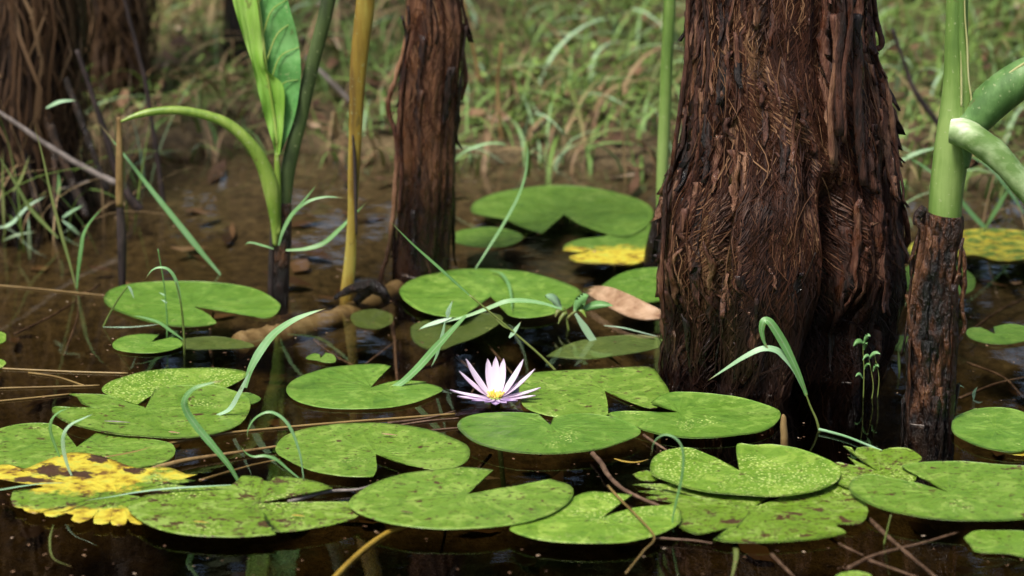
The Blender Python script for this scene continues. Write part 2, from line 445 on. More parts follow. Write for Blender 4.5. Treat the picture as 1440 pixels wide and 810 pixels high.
def samp_far(r):
    x = r.uniform(-6, 6); y = r.uniform(7.0, 11) if abs(x) < 2.6 else shore(x) + r.uniform(0, 6)
    return x, y, r.uniform(.10, .35), r.uniform(.006, .012), r.uniform(.3, .9), r.uniform(.2, .9)
blades_mesh('short_grass', 14500, samp_low, M['bank_grass'], 'short tangled green and straw grass on the bank', 'grass', 11)
blades_mesh('long_grass', 2300, samp_tall, M['bank_grass'], 'long arching grass blades rising from the bank and shoreline', 'grass', 12, 6)
blades_mesh('far_grass', 9000, samp_far, M['bank_grass'], 'taller grass farther back on the bank', 'grass', 13, 3)

def leaves_mesh(name, n, sampler, mat, label, cat, seed, kind='stuff'):
    r = random.Random(seed); vs = []; fs = []; ti = []
    for _ in range(n):
        x, y, z, L, w, tilt, t = sampler(r)
        az = r.uniform(0, 6.283); a = Vector((math.cos(az), math.sin(az), r.uniform(-tilt, tilt))).normalized()
        s = a.cross(Vector((r.uniform(-tilt, tilt), r.uniform(-tilt, tilt), 1))).normalized(); nn = a.cross(s)
        c = Vector((x, y, z)); b = len(vs)
        vs += [c, c + a * L * .35 + s * w * .5 - nn * w * .12, c + a * L * .75 + s * w * .36 - nn * w * .1, c + a * L - nn * L * .12,
               c + a * L * .75 - s * w * .36 - nn * w * .1, c + a * L * .35 - s * w * .5 - nn * w * .12, c + a * L * .4]
        fs += [[b, b + 1, b + 6], [b + 1, b + 2, b + 3, b + 6], [b + 3, b + 4, b + 5, b + 6], [b + 5, b, b + 6]]
        ti += [t] * 7
    return tag(mk(name, vs, fs, mat, attrs={'tint': ti}), label, cat, kind=kind)
def samp_cover(r):
    x = r.uniform(-1.35, 1.35) if r.random() < .72 else r.choice((-1, 1)) * r.uniform(1.35, 3.0); y = shore(x) + .06 + r.random() * 2.9
    if fbm(x * 2.2, y * 2.2, 4) + x * .12 < -.12: y = shore(x) + 1.2 + r.random() * 1.8
    return x, y, gz(x, y) + r.uniform(.004, .045), r.uniform(.008, .022), r.uniform(.005, .013), .6, r.uniform(0, 1)
def samp_litter(r):
    x = r.uniform(-1.35, 1.35) if r.random() < .72 else r.choice((-1, 1)) * r.uniform(1.35, 3.0); y = shore(x) + .02 + r.random() ** 1.4 * 2.6
    return x, y, gz(x, y) + r.uniform(.004, .02), r.uniform(.02, .055), r.uniform(.010, .024), .45, r.random() ** 1.5
def samp_sunk(r):
    x = r.uniform(-1.4, 1.4); y = r.uniform(3.1, 4.75)
    return x, y, gz(x, y) + r.uniform(.002, .012), r.uniform(.03, .08), r.uniform(.012, .03), .25, r.random()
leaves_mesh('ground_cover', 17000, samp_cover, M['ground_cover'], 'low mossy carpet of tiny round leaves on the bank', 'ground cover', 21)
leaves_mesh('leaf_litter', 3000, samp_litter, M['leaf_litter'], 'fallen brown leaves scattered through the bank grass', 'leaf litter', 22)
leaves_mesh('sunken_litter', 420, samp_sunk, M['leaf_litter'], 'sodden brown leaves lying on the pond bed', 'leaf litter', 23)
def samp_shallow(r):
    x = r.uniform(-.95, -.52) if r.random() < .7 else r.uniform(.1, .95); y = r.uniform(4.25, 4.7)
    return x, y, r.uniform(.08, .28), r.uniform(.0015, .0035), r.uniform(.2, .95), r.choice((.1, .2, .5, .7, .95))
blades_mesh('shallows_grass', 170, samp_shallow, M['bank_grass'], 'fine grass standing in the shallows along the far shore', 'grass', 14, 7)
def samp_scum(r):
    while True:
        x = r.uniform(-1.2, 1.2); y = r.uniform(2.9, 4.7)
        if fbm(x * 3, y * 3, 8) > -.05 or r.random() < .15: break
    return x, y, .0012, r.uniform(.0015, .006), r.uniform(.001, .0035), .05, r.random()
leaves_mesh('floating_debris', 1500, samp_scum, M['leaf_litter'], 'tiny flecks of plant debris floating on the dark water', 'debris', 24)
rf = random.Random(31)
clumps = []
for i in range(420):
    an = rf.uniform(0, 6.283); rad = rf.uniform(5.6, 10.5)
    z = rf.uniform(.3, 1.8) if i % 3 == 0 else rf.uniform(1.2, 7.5)
    x, y = rad * math.sin(an), 3.2 + rad * math.cos(an)
    clumps.append((x, y, z, rf.uniform(.5, 1.15)))
for i in range(190):
    clumps.append((rf.uniform(-3.6, 3.6), rf.uniform(7.9, 10.5), rf.uniform(.2, 4.2), rf.uniform(.4, .7)))
def samp_forest(r):
    c = r.choice(clumps); g = lambda: max(-1.6, min(1.6, r.gauss(0, .55))) * c[3]
    x, y = c[0] + g(), c[1] + g()
    d = math.hypot(x, y - 3.2)
    if d < 4.7: x, y = x * 4.7 / d, 3.2 + (y - 3.2) * 4.7 / d
    return x, y, max(gz(x, y) + .05, c[2] + g() * .8), r.uniform(.10, .24), r.uniform(.05, .10), .9, r.random()
leaves_mesh('forest', 64000, samp_forest, M['forest'], 'dark leafy wood standing round the pond behind the grassy bank', 'forest', 32)

# ------------------------------------------------------------------ lily pads
def pad(label, c, pts, mat, layer=0, smooth=3, yel=None, rot=None, z=None, group=None, cat='lily pad', wav=.0013, name='lily_pad', rim=.0004, corner=True):
    zz = .0025 + .0034 * layer if z is None else z
    closed = (c is None)
    if closed:
        cx = sum(p[0] for p in pts) / len(pts); cy = sum(p[1] for p in pts) / len(pts); c = (cx, cy)
        ring = spline(list(pts) + [pts[0]], smooth)[:-1]
    else:
        ring = [np.array(c) + (np.array(pts[0]) - np.array(c)) * .33, np.array(c) + (np.array(pts[0]) - np.array(c)) * .66] + spline(pts, smooth) + \
               [np.array(c) + (np.array(pts[-1]) - np.array(c)) * .66, np.array(c) + (np.array(pts[-1]) - np.array(c)) * .33]
    n = len(ring); RR = [.18, .36, .54, .7, .84, .94, 1.0]
    C = P(c[0], c[1], zz); vs = []; vein = []; ya = []; ra = []; pxs = []
    seed = R.uniform(0, 50)
    def hgt(q, rr):
        return wav * fbm(q.x * 22, q.y * 22, seed) + (rim * ((rr - .8) / .2) ** 2 if rr > .8 else 0) - (.0006 * (1 - rr) if z is None else 0)
    vs.append(C + Vector((0, 0, hgt(C, 0)))); vein.append(.5); pxs.append(c)
    for b in ring:
        jit = 1
        B = P(b[0], b[1], zz)
        a = math.atan2(B.y - C.y, B.x - C.x)
        for rr in RR:
            q = C + (B - C) * rr
            ve = .5 + .5 * math.cos(a * 17 + .5 * math.sin(rr * 5)) if rr < .55 else max(.5 + .5 * math.cos(a * 17), .5 + .5 * math.cos(a * 34 + 1.5))
            vs.append(q + Vector((0, 0, hgt(q, rr)))); vein.append(ve); pxs.append((c[0] + (b[0] - c[0]) * rr, c[1] + (b[1] - c[1]) * rr))
    k = len(RR); fs = []
    rng = range(n) if closed else range(n - 1)
    for i in rng:
        j = (i + 1) % n; a0 = 1 + i * k; b0 = 1 + j * k
        fs.append([0, a0, b0])
        for m in range(k - 1): fs.append([a0 + m, a0 + m + 1, b0 + m + 1, b0 + m])
    # pixel winding can run either way: make the upper face point up
    def area():
        s = 0
        for i in range(n):
            p, q = vs[1 + i * k + k - 1], vs[1 + ((i + 1) % n) * k + k - 1]; s += p.x * q.y - q.x * p.y
        return s
    if area() < 0: fs = [f[::-1] for f in fs]
    # thickness: an under face and an edge
    nt = len(vs); under = [v - Vector((0, 0, .0007)) for v in vs]
    ff = fs + [[i + nt for i in f[::-1]] for f in fs]
    edge = [1 + i * k + k - 1 for i in range(n)]
    if not closed:
        edge = [0] + [1 + m for m in range(k - 1)] + edge + [1 + (n - 1) * k + m for m in range(k - 2, -1, -1)]
    for i in range(len(edge)):
        p, q = edge[i], edge[(i + 1) % len(edge)]
        ff.append([p, p + nt, q + nt, q])
    vs2 = vs + under; vein = vein * 2
    for (x, y) in pxs:
        ya.append(yel(x, y) if yel else 0.0); ra.append(rot(x, y) if rot else 0.0)
    o = mk(name, vs2, ff, M[mat], origin=C, attrs={'vein': vein, 'yel': ya * 2, 'rot': ra * 2})
    return tag(o, label, cat, group)
def bl(x, y, cx, cy, rx, ry):      # soft blob, 1 in the middle
    return max(0.0, 1 - math.hypot((x - cx) / rx, (y - cy) / ry)) * 1.3
def ell(cx, cy, rx, ry, n=16, j=.05, sd=1):
    r = random.Random(sd); return [(cx + rx * (1 + r.uniform(-j, j)) * math.cos(2 * math.pi * i / n), cy + ry * (1 + r.uniform(-j, j)) * math.sin(2 * math.pi * i / n)) for i in range(n)]

pad('bright green notched pad beside the yellow arching stem, in front of the flower', (657, 694),
    [(694, 661), (675, 658.5), (650, 657), (620, 660), (590, 663), (560, 668), (530, 678), (508, 690), (493, 702), (491, 712), (505, 723), (530, 732), (560, 739), (595, 743), (640, 744.5), (690, 742), (735, 735), (770, 725), (795, 710), (806, 696), (802, 683), (774, 674)], 'pad_plain', 3)
pad('pale speckled pad crossed by a thin straw stem, tucked under its neighbour', (847, 727),
    [(890, 695.5), (870, 694.5), (850, 692.5), (830, 691.5), (810, 697), (785, 708), (760, 722), (738, 734), (718, 743), (722, 749), (750, 758), (790, 763), (830, 764.5), (870, 763.5), (905, 758), (935, 748), (956, 735), (957, 722), (950, 711), (915, 712), (885, 716)], 'pad_bright', 2)
pad('large spotted pad with frayed rim and a pale stalk lying in its notch', (362, 707),
    [(468, 687), (455, 680), (430, 674), (405, 671), (386, 671), (380, 677), (371, 676), (366, 671), (345, 669), (338, 671), (325, 682), (300, 683), (270, 685), (235, 690), (205, 697), (188, 705), (180, 714), (186, 724), (200, 734), (215, 742), (235, 748), (260, 752), (290, 755), (330, 756), (365, 754), (388, 752), (384, 749), (410, 748), (440, 743), (470, 738), (500, 728), (506, 722), (500, 712), (490, 705)], 'pad_eaten', 2, 2)
pad('yellowing decayed pad with ragged toothed rim and brown rot patches', (165, 692),
    [(285, 690), (262, 684), (240, 679), (275, 676), (258, 673), (278, 667), (262, 667), (246, 660), (228, 656), (200, 659), (180, 655), (155, 646), (135, 640), (120, 637), (100, 636), (85, 640), (60, 649), (46, 655), (36, 659), (28, 662), (12, 653), (-6, 656), (-10, 664), (0, 673), (28, 679), (60, 683), (50, 688), (18, 691), (18, 711), (32, 714), (34, 718), (50, 723), (60, 719), (64, 726), (80, 727), (84, 721), (104, 724), (100, 731), (113, 735), (130, 728), (134, 722), (132, 736), (152, 736), (155, 729), (158, 738), (176, 738), (179, 728), (184, 735), (199, 738), (200, 728), (205, 718), (240, 708)], 'pad_eaten', 1, 2,
    yel=lambda x, y: min(1, max(bl(x, y, 100, 660, 190, 48) * 1.15, bl(x, y, 10, 662, 60, 26), 1.0 if y > 724 else (y - 704) / 22 if y > 704 else 0, bl(x, y, 250, 668, 70, 9) * .8)),
    rot=lambda x, y: max(bl(x, y, 70, 661, 34, 14), bl(x, y, 120, 668, 34, 10), bl(x, y, 45, 674, 44, 7), bl(x, y, 138, 645, 26, 9), bl(x, y, 190, 662, 30, 7)))
pad('heart-notched green pad partly covered by the yellowing decayed pad', (108, 628),
    [(135, 609), (165, 612), (200, 617), (235, 622), (246, 630), (243, 643), (225, 652), (200, 657), (150, 672), (100, 675), (40, 672), (0, 662), (-30, 650), (-40, 635), (-25, 615), (0, 603), (25, 597), (50, 595), (75, 597), (92, 608)], 'pad_plain', 0)
pad('broad torn pad lying over the edge of a glossy speckled pad', (205, 572),
    [(218, 547), (240, 543), (270, 542), (300, 542), (325, 548), (345, 556), (352, 566), (350, 580), (338, 597), (310, 608), (275, 615), (240, 617), (200, 614), (150, 609), (110, 600), (85, 590), (73, 578), (78, 572), (105, 573), (130, 573), (115, 568), (108, 558), (97, 554), (125, 554), (155, 556), (175, 564)], 'pad_plain', 1, 2)
pad('glossy speckled pad half covered by a broad torn pad', (212, 556),
    [(220, 572), (260, 565), (300, 552), (330, 540), (348, 527), (340, 521), (310, 518), (270, 517.5), (235, 519), (200, 523), (170, 531), (150, 540), (143, 548), (150, 554), (170, 563), (190, 571)], 'pad_bright', 0)
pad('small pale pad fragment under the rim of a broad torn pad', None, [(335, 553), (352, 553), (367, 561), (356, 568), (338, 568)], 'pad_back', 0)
pad('oval mottled pad with a short notch, between grass arcs and flower', (528, 637.5),
    [(572, 654), (610, 660.5), (640, 657), (657, 648), (661, 635), (655, 625), (635, 615), (610, 606), (575, 599), (540, 595.5), (500, 595), (460, 598), (425, 604), (400, 613), (388, 628), (390, 638), (400, 645), (420, 655), (445, 664), (480, 669.5), (520, 671), (527, 667), (530, 658), (529, 648)], 'pad_plain', 1)
pad('smooth green pad with a broad grass blade resting on it', (521, 544),
    [(550, 515), (535, 512.5), (500, 513), (470, 516), (440, 523), (415, 533), (403, 545), (405, 555), (418, 565), (440, 571), (470, 574.5), (510, 575), (550, 573), (585, 566), (610, 556), (623, 548), (608, 541), (592, 539), (600, 537), (580, 535), (560, 534.5)], 'pad_fresh', 0)
pad('glossy green pad touching the water lily flower, with tiny notch', (774, 597),
    [(778, 587), (800, 583), (830, 582), (860, 586), (885, 595), (901, 606), (895, 614), (870, 624), (845, 632), (810, 636.5), (770, 638.5), (730, 637), (695, 631), (665, 620), (648, 607), (643, 597), (655, 587), (680, 581), (720, 580), (757, 582)], 'pad_fresh', 2)
pad('yellow green pad directly behind the flower with a wide notch', (850, 549),
    [(885, 565), (915, 575), (938, 566), (941, 550), (928, 530), (912, 515), (860, 518), (800, 521), (755, 524), (738, 530), (730, 545), (732, 562), (740, 575), (770, 585), (810, 588), (850, 586), (855, 575), (853, 560)], 'pad_plain', 0)
pad('dark green pad reaching from the flower to the foot of the big trunk', (955, 579),
    [(915, 566), (930, 556), (950, 551), (985, 552), (1030, 557), (1070, 567), (1096, 578), (1094, 592), (1075, 605), (1040, 612), (1000, 616), (960, 615), (925, 610), (895, 602), (870, 592), (855, 582), (880, 578.5), (915, 579)], 'pad_fresh', 1)
pad('bright speckled pad with a red stalk scar, below the big trunk', (1040, 661),
    [(1036, 642), (1037, 624), (1060, 626), (1085, 625), (1120, 630), (1150, 640), (1175, 652), (1182, 664), (1178, 676), (1160, 686), (1130, 694), (1090, 698), (1050, 697), (1010, 694), (985, 690), (960, 684), (940, 677), (918, 668), (914, 658), (918, 645), (930, 636), (950, 631), (968, 630), (985, 635), (1012, 647)], 'pad_bright', 3,
    rot=lambda x, y: bl(x, y, 1046, 665, 14, 5) * .9)
pad('badly eaten pad in strips and holes under the bright speckled pad', (1060, 712),
    [(1185, 672), (1195, 690), (1215, 705), (1221, 720), (1210, 738), (1180, 737), (1178, 742), (1190, 750), (1150, 758), (1090, 763), (1040, 763), (1003, 758), (1032, 747), (1034, 740), (1000, 748), (978, 751), (955, 741), (950, 728), (930, 716), (948, 707), (918, 703), (908, 699), (938, 697), (897, 691), (935, 689), (890, 682), (935, 681), (960, 680), (1000, 682), (1060, 680), (1120, 675)], 'pad_eaten', 1, 2,
    rot=lambda x, y: max(bl(x, y, 1145, 745, 11, 5), bl(x, y, 1055, 744, 7, 4), bl(x, y, 1005, 722, 8, 4), bl(x, y, 1030, 733, 30, 5), bl(x, y, 1115, 722, 20, 4)))
pad('little torn pad scrap beside the eaten pad', None, [(890, 667), (905, 662), (916, 664), (927, 674), (912, 677), (898, 674)], 'pad_eaten', 1, 2)
pad('wide green pad with a narrow slit notch near the rotting stalk', (1334, 692),
    [(1296, 670), (1278, 661), (1268, 655), (1300, 650), (1350, 649), (1400, 653), (1440, 655), (1480, 662), (1510, 675), (1515, 692), (1500, 710), (1470, 724), (1430, 731), (1380, 733), (1320, 730), (1270, 723), (1235, 714), (1210, 702), (1195, 690), (1195, 680), (1205, 669), (1225, 667), (1260, 674), (1292, 680)], 'pad_plain', 3,
    rot=lambda x, y: bl(x, y, 1338, 693, 8, 3) * .8)
pad('gnawed leafy pad jammed between the bright pad and the wide slit pad', (1236, 664),
    [(1185, 627), (1198, 630), (1202, 637), (1205, 630), (1225, 629), (1240, 634), (1250, 630), (1275, 630), (1290, 638), (1297, 646), (1288, 653), (1290, 668), (1280, 682), (1240, 690), (1200, 688), (1172, 676), (1165, 655), (1180, 650), (1204, 656), (1192, 642)], 'pad_eaten', 2, 2)
pad('round pad with a light streak, beyond the foot of the rotting stalk', None,
    [(1370, 575), (1400, 572.5), (1430, 577), (1460, 590), (1470, 605), (1460, 622), (1435, 635), (1400, 633), (1365, 623), (1342, 610), (1338, 598), (1345, 585)], 'pad_fresh', 1)
pad('yellowish pad sliver showing under the round streaked pad', None, [(1372, 627), (1400, 634), (1440, 641), (1470, 632), (1440, 622), (1400, 620)], 'pad_eaten', 0, yel=lambda x, y: .7)
pad('pad with scalloped front rim beyond the wide slit pad', None,
    [(1355, 757), (1370, 747), (1400, 746), (1450, 748), (1490, 760), (1500, 775), (1480, 790), (1440, 784), (1420, 779), (1390, 778), (1370, 775), (1365, 768)], 'pad_plain', 0)
pad('small heart-shaped pad alone on open water past the rotting stalk', (1399, 469),
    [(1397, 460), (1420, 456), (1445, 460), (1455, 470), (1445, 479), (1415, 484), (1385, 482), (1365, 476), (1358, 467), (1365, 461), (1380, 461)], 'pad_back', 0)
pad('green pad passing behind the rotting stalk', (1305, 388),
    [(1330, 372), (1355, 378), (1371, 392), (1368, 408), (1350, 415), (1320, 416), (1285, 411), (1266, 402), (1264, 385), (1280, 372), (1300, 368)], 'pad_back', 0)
pad('decaying yellow pad floating at the edge of the far bank', None,
    [(1272, 352), (1290, 338), (1330, 328), (1380, 322), (1430, 324), (1470, 332), (1480, 346), (1450, 362), (1405, 367), (1370, 358), (1330, 364), (1290, 364)], 'pad_back', 0, yel=lambda x, y: .50)
pad('pale green pad glimpsed between the big trunk and rotting stalk', None, ell(1268, 483, 24, 11, 12, .05, 3), 'pad_bright', 0)
pad('broad pad at the foot of the thin peeling trunk', (690, 416),
    [(704, 430), (715, 443), (740, 448), (775, 443), (800, 433), (818, 420), (815, 408), (795, 398), (765, 388), (730, 381), (690, 378), (650, 378), (615, 383), (580, 393), (562, 407), (568, 422), (590, 437), (620, 445), (650, 446), (668, 430)], 'pad_fresh', 1)
pad('sunken olive pad under the broad pad by the thin trunk', None, [(585, 455), (620, 446), (680, 440), (708, 448), (680, 470), (640, 485), (620, 492), (595, 490), (580, 478), (577, 462)], 'pad_sunken', z=-.006)
pad('sunken oval leaf near the foot of the thin trunk', None, ell(523, 449, 31, 14, 14, .06, 4), 'pad_sunken', z=-.012)
pad('green pad with an open notch beside the shore twigs and upright grass', (272, 430),
    [(294, 443), (304, 455), (280, 459), (245, 459), (210, 453), (175, 442), (152, 430), (146, 420), (155, 408), (180, 400), (215, 396.5), (260, 396), (300, 397), (340, 402), (370, 411), (391, 425), (394, 434), (385, 444), (370, 447), (340, 441), (310, 434)], 'pad_fresh', 0)
pad('little pad with a slit, beside a sunken olive leaf', (213, 480),
    [(224, 471), (195, 470), (170, 475), (158, 484), (165, 492), (190, 496), (215, 496.5), (240, 493), (257, 486), (252, 477), (240, 474.5)], 'pad_fresh', 0)
pad('sunken olive leaf beside the little slit pad', None, [(256, 476), (300, 473), (340, 479), (358, 488), (320, 491), (258, 490)], 'pad_sunken', z=-.004)
pad('wide green pad near the far bank with a dark notch', (793, 301),
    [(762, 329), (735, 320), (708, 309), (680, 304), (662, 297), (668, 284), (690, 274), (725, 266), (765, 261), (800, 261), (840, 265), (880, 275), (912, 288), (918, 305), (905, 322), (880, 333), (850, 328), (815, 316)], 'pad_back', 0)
pad('pad turning yellow at its torn rim, under the wide far pad', None,
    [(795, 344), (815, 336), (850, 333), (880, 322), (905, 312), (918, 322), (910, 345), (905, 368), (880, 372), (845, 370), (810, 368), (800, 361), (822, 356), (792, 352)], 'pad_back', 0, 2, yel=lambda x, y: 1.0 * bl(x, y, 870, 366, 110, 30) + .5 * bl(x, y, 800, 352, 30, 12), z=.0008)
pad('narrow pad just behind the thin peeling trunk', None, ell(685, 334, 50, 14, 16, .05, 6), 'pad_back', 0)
pad('dull half-sunken pad below the dead brown leaf', None, [(768, 501), (790, 488), (820, 478), (870, 472), (910, 472), (937, 482), (915, 492), (870, 500), (820, 506)], 'pad_sunken', z=-.0005)
pad('green pad half hidden by the dead brown leaf', None, [(845, 402), (870, 386), (905, 377), (940, 378), (955, 395), (945, 418), (905, 426), (860, 420)], 'pad_fresh', 0)
for q in ((-4, 475, 13, 9, 1), (-4, 511, 12, 7, 2)):
    pad('tiny green pad on dark water beside floating straw stems', None, ell(q[0], q[1], q[2], q[3], 12, .08, q[4]), 'pad_bright', 0, group='tiny pads by the straw stems')
pad('tiny two-lobed leaf between the smooth pad and thin trunk', (451, 503), [(449, 498), (440, 497), (430, 504), (445, 507), (458, 510), (472, 509), (470, 500), (458, 496)], 'pad_back', 0)
pad('little pad rim at the near water edge among brown sticks', None, ell(1200, 813, 28, 9, 12, .06, 8), 'pad_plain', 0)

# ------------------------------------------------------------------ water lily flower
def lily_flower():
    c = P(697, 567, 0); t = thing('water_lily', c, 'pale lilac water lily flower open on the dark water', 'flower')
    def petal(az, el, L, w, mat, cup=.12, start=.006, name='petal', bend=.15):
        a = math.radians(az); e = math.radians(el)
        h = Vector((math.cos(a), math.sin(a), 0)); side = Vector((-math.sin(a), math.cos(a), 0))
        vs = []; fs = []; tc = []; n = 8
        for i in range(n + 1):
            s = i / n; ee = e + bend * (s - .5)
            d = h * math.cos(ee) + Vector((0, 0, math.sin(ee)))
            nr = side.cross(d).normalized()
            if nr.dot(Vector((0, 0, 1)) - h) < 0: nr = -nr
            p = c + Vector((0, 0, .006)) + h * start + d * L * s
            ww = w * (max(.001, math.sin(math.pi * (s * .80 + .12)) ** .9) if s < 1 else .03) * (1 - .25 * s)
            for k in (-1, -.5, 0, .5, 1):
                vs.append(p + side * ww * .5 * k + nr * (k * k) * w * cup); tc.append(s)
        b = len(vs)
        vs += [Vector(v) - (h * math.sin(e) * -.0003 + Vector((0, 0, .0004))) for v in vs]; tc += tc
        for i in range(n):
            for k in range(4):
                q = i * 5 + k; f = [q, q + 1, q + 6, q + 5]; fs.append(f); fs.append([x + b for x in f[::-1]])
        mk(name, vs, fs, M[mat], t, attrs={'tipc': tc})
    # tall petals behind, spread ones at the sides, foreshortened ones in front
    for az, el, L in ((90, 62, .045), (68, 60, .0435), (112, 60, .0435)): petal(az, el, L, .0122, 'petal', .07)
    for az, el, L in ((30, 48, .050), (150, 46, .0515), (14, 33, .050), (165, 33, .046)): petal(az, el, L, .0130, 'petal', .08)
    for az, el, L in ((3, 9, .046), (-12, 3, .040), (178, 6, .046), (192, 2, .038)): petal(az, el, L, .0115, 'petal')
    for az, el, L in ((-40, 1, .028), (-65, -2, .024), (-90, -3, .027), (-115, 0, .024), (-142, 1, .030)):
        petal(az, el, L, .011, 'petal_outer', start=.004, name='outer_petal')
    # stamens
    r = random.Random(4)
    for i in range(46):
        a = r.uniform(0, 6.283); rr = .0095 * math.sqrt(r.random()); L = r.uniform(.004, .008)
        b = c + Vector((rr * .6 * math.cos(a), rr * .6 * math.sin(a), .006)); e = b + Vector((rr * .5 * math.cos(a), rr * .5 * math.sin(a), L))
        v, f = tube_geo([b, (b + e) / 2, e], [.0006, .0008, .0012], 5)
        mk('stamen', v, f, M['stamen'], t)
    v, f = tube_geo([c + Vector((0, 0, -.02)), c + Vector((0, 0, .001)), c + Vector((0, 0, .005)), c + Vector((0, 0, .008))], [.004, .006, .009, .007], 12)
    mk('receptacle', v, f, M['stalk_lime'], t)
    v, f = tube_geo([c + Vector((0, 0, -.005)), c + Vector((.01, .03, -.12)), c + Vector((.02, .06, -.27))], [.003, .003, .003], 8)
    mk('flower_stalk', v, f, M['stalk_dark'], t)
lily_flower()

# ------------------------------------------------------------------ trunks
def trunk_fn(profile, Y, top, bot=-.30, ridge=(.05, 9), seed=0.0, squash=1.0, fissures=(), top_scale=.85):
    """profile rows (py, x left, x right) at distance Y -> centre and radius by height"""
    rows = []
    for (py, a, b) in profile:
        A, B = V(a, py, Y), V(b, py, Y); rows.append((A.z, (A.x + B.x) / 2, (B.x - A.x) / 2))
    rows.sort()
    zb, xb, rb = rows[0]; zt, xt, rt = rows[-1]
    rows = [(bot, xb, rb * 1.08)] + rows + [(zt + (top - zt) * .5, xt, rt * (1 + top_scale) / 2), (top, xt, rt * top_scale)]
    zs = [r[0] for r in rows]; xs = [r[1] for r in rows]; rs = [r[2] for r in rows]
    def surf(a, z):           # a = 0 faces right, -pi/2 faces the camera
        cx = np.interp(z, zs, xs); r = np.interp(z, zs, rs)
        ca, sa = math.cos(a), math.sin(a)
        d = ridge[0] * fbm(ca * ridge[1] * .4 + seed, sa * ridge[1] * .4, z * 2.2 + seed, 4) * 1.6
        d += ridge[0] * .5 * abs(fbm(ca * ridge[1] + seed, sa * ridge[1], z * 3.5, 3)) * 2 - ridge[0] * .3
        d += ridge[0] * .35 * fbm(ca * 22 + seed, sa * 22, z * 16, 2)
        for (fa, z0, z1, wd, dp) in fissures:
            da = (a - fa - .10 * math.sin(z * 17 + fa) + math.pi) % (2 * math.pi) - math.pi
            zz = max(0, min(1, (z - z0) / .06)) * max(0, min(1, (z1 - z) / .06))
            d -= dp * zz * math.exp(-(da / wd) ** 2)
        rr = r * (1 + d)
        return Vector((cx + ca * rr, Y + sa * rr * squash, z)), rr
    return surf
def trunk_body(surf, t, mat, bot, top, ztop_fine, na=200, nz=200, name='trunk_body'):
    zl = list(np.linspace(bot, ztop_fine, nz)) + list(np.linspace(ztop_fine, top, 24))[1:]
    vs = []; fs = []
    for z in zl:
        for k in range(na): vs.append(surf(-math.pi / 2 + 2 * math.pi * k / na, z)[0])
    for j in range(len(zl) - 1):
        for k in range(na):
            k2 = (k + 1) % na; fs.append([j * na + k, j * na + k2, (j + 1) * na + k2, (j + 1) * na + k])
    fs.append([(len(zl) - 1) * na + k for k in range(na)])
    return mk(name, vs, fs, M[mat], t)
def strips(surf, t, mat, n, zlo, zhi, seed, wid=(.008, .028), length=(.06, .28), lift=.010, arange=(-math.pi, math.pi), skip=None, name='bark_strip'):
    r = random.Random(seed)
    for i in range(n):
        a = r.uniform(*arange); z0 = r.uniform(zlo, zhi); L = r.uniform(*length)
        if skip and skip(a, z0): continue
        w = r.uniform(*wid); rad = surf(a, z0)[1]; lf = r.uniform(.3, 1) * lift; sd = r.uniform(0, 99); drift = r.uniform(-.10, .10)
        vs = []; fs = []; m = max(8, int(L / .009)); tip = r.choice((1, 1, -1)); curl = r.uniform(-.45, .45)
        for k in range(m + 1):
            s = k / m; z = z0 - L * s
            if z < -.06: z = -.06 - .002 * k
            aw = a + drift * s + .12 * fbm(sd, s * 3.5) 
            wk = w * (.65 + .5 * fbm(sd + 7, s * 4.0)) * (1 if s < .75 else 1 - (s - .75) * 2.6) + .0015
            da = wk / 2 / rad; sp = s if tip > 0 else 1 - s
            off = .0015 + lf * (sp ** 2) * (1 if s < .97 else 1.3)
            rgl = 1 + .75 * fbm(sd + 31, s * L * 90, 1, 2); rgr = 1 + .75 * fbm(sd + 57, s * L * 90, 5, 2)
            cl = max(0, curl) * w * (.3 + .7 * sp); cr = max(0, -curl) * w * (.3 + .7 * sp)
            rip = .0022 * fbm(sd + 20, s * L * 60)
            for (q, o2) in ((-rgl, off + cl), (-.35, off + .0016 + rip), (.35, off + .0016 - rip), (rgr, off + cr), (0, off - .0012)):
                p, rr = surf(aw + da * q, z); nr = Vector((math.cos(aw), math.sin(aw), 0))
                vs.append(p + nr * o2)
        for k in range(m):
            for q in range(5):
                q2 = (q + 1) % 5; fs.append([k * 5 + q, k * 5 + q2, (k + 1) * 5 + q2, (k + 1) * 5 + q])
        fs.append([0, 4, 3, 2, 1]); e = m * 5; fs.append([e, e + 1, e + 2, e + 3, e + 4])
        mk(name, vs, fs, M[mat], t)
def fibres(surf, t, mat, n, sampler, seed, wid=.0009, name='bark_fibres'):
    r = random.Random(seed); vs = []; fs = []; ti = []
    for _ in range(n):
        a, z, ang, L, off = sampler(r)         # ang: 0 hangs straight down, + leans right
        rad = surf(a, z)[1]; b = len(vs); tt = min(1, max(0, .42 + 1.15 * fbm(a * 2.6 + seed, z * 15, 1.7, 2))) * .62 + .38 * r.random() ** 2; sd = r.uniform(0, 99); m = 5; w = wid * r.uniform(.5, 1.4)
        for k in range(m + 1):
            s = k / m; an = ang + .28 * (fbm(sd, s * 2.5)) + .35 * math.sin(sd)  * .5
            aa = a + L * s * math.sin(an) / rad; zz = z - L * s * math.cos(an)
            p, rr = surf(aa, zz); nr = Vector((math.cos(aa), math.sin(aa), 0)); sd_ = Vector((-math.sin(aa), math.cos(aa), 0))
            p = p + nr * (.0015 + off * s * (.4 + .6 * math.sin(s * 3)))
            ax = (sd_ * math.cos(an) + Vector((0, 0, math.sin(an)))) * w * .5
            vs += [p - ax, p + ax]; ti += [tt, tt]
        for k in range(m):
            q = b + 2 * k; fs.append([q, q + 1, q + 3, q + 2])
    o = mk(name, vs, fs, M[mat], t, attrs={'tint': ti}); o['kind'] = 'stuff'
    return o
HP = math.pi / 2
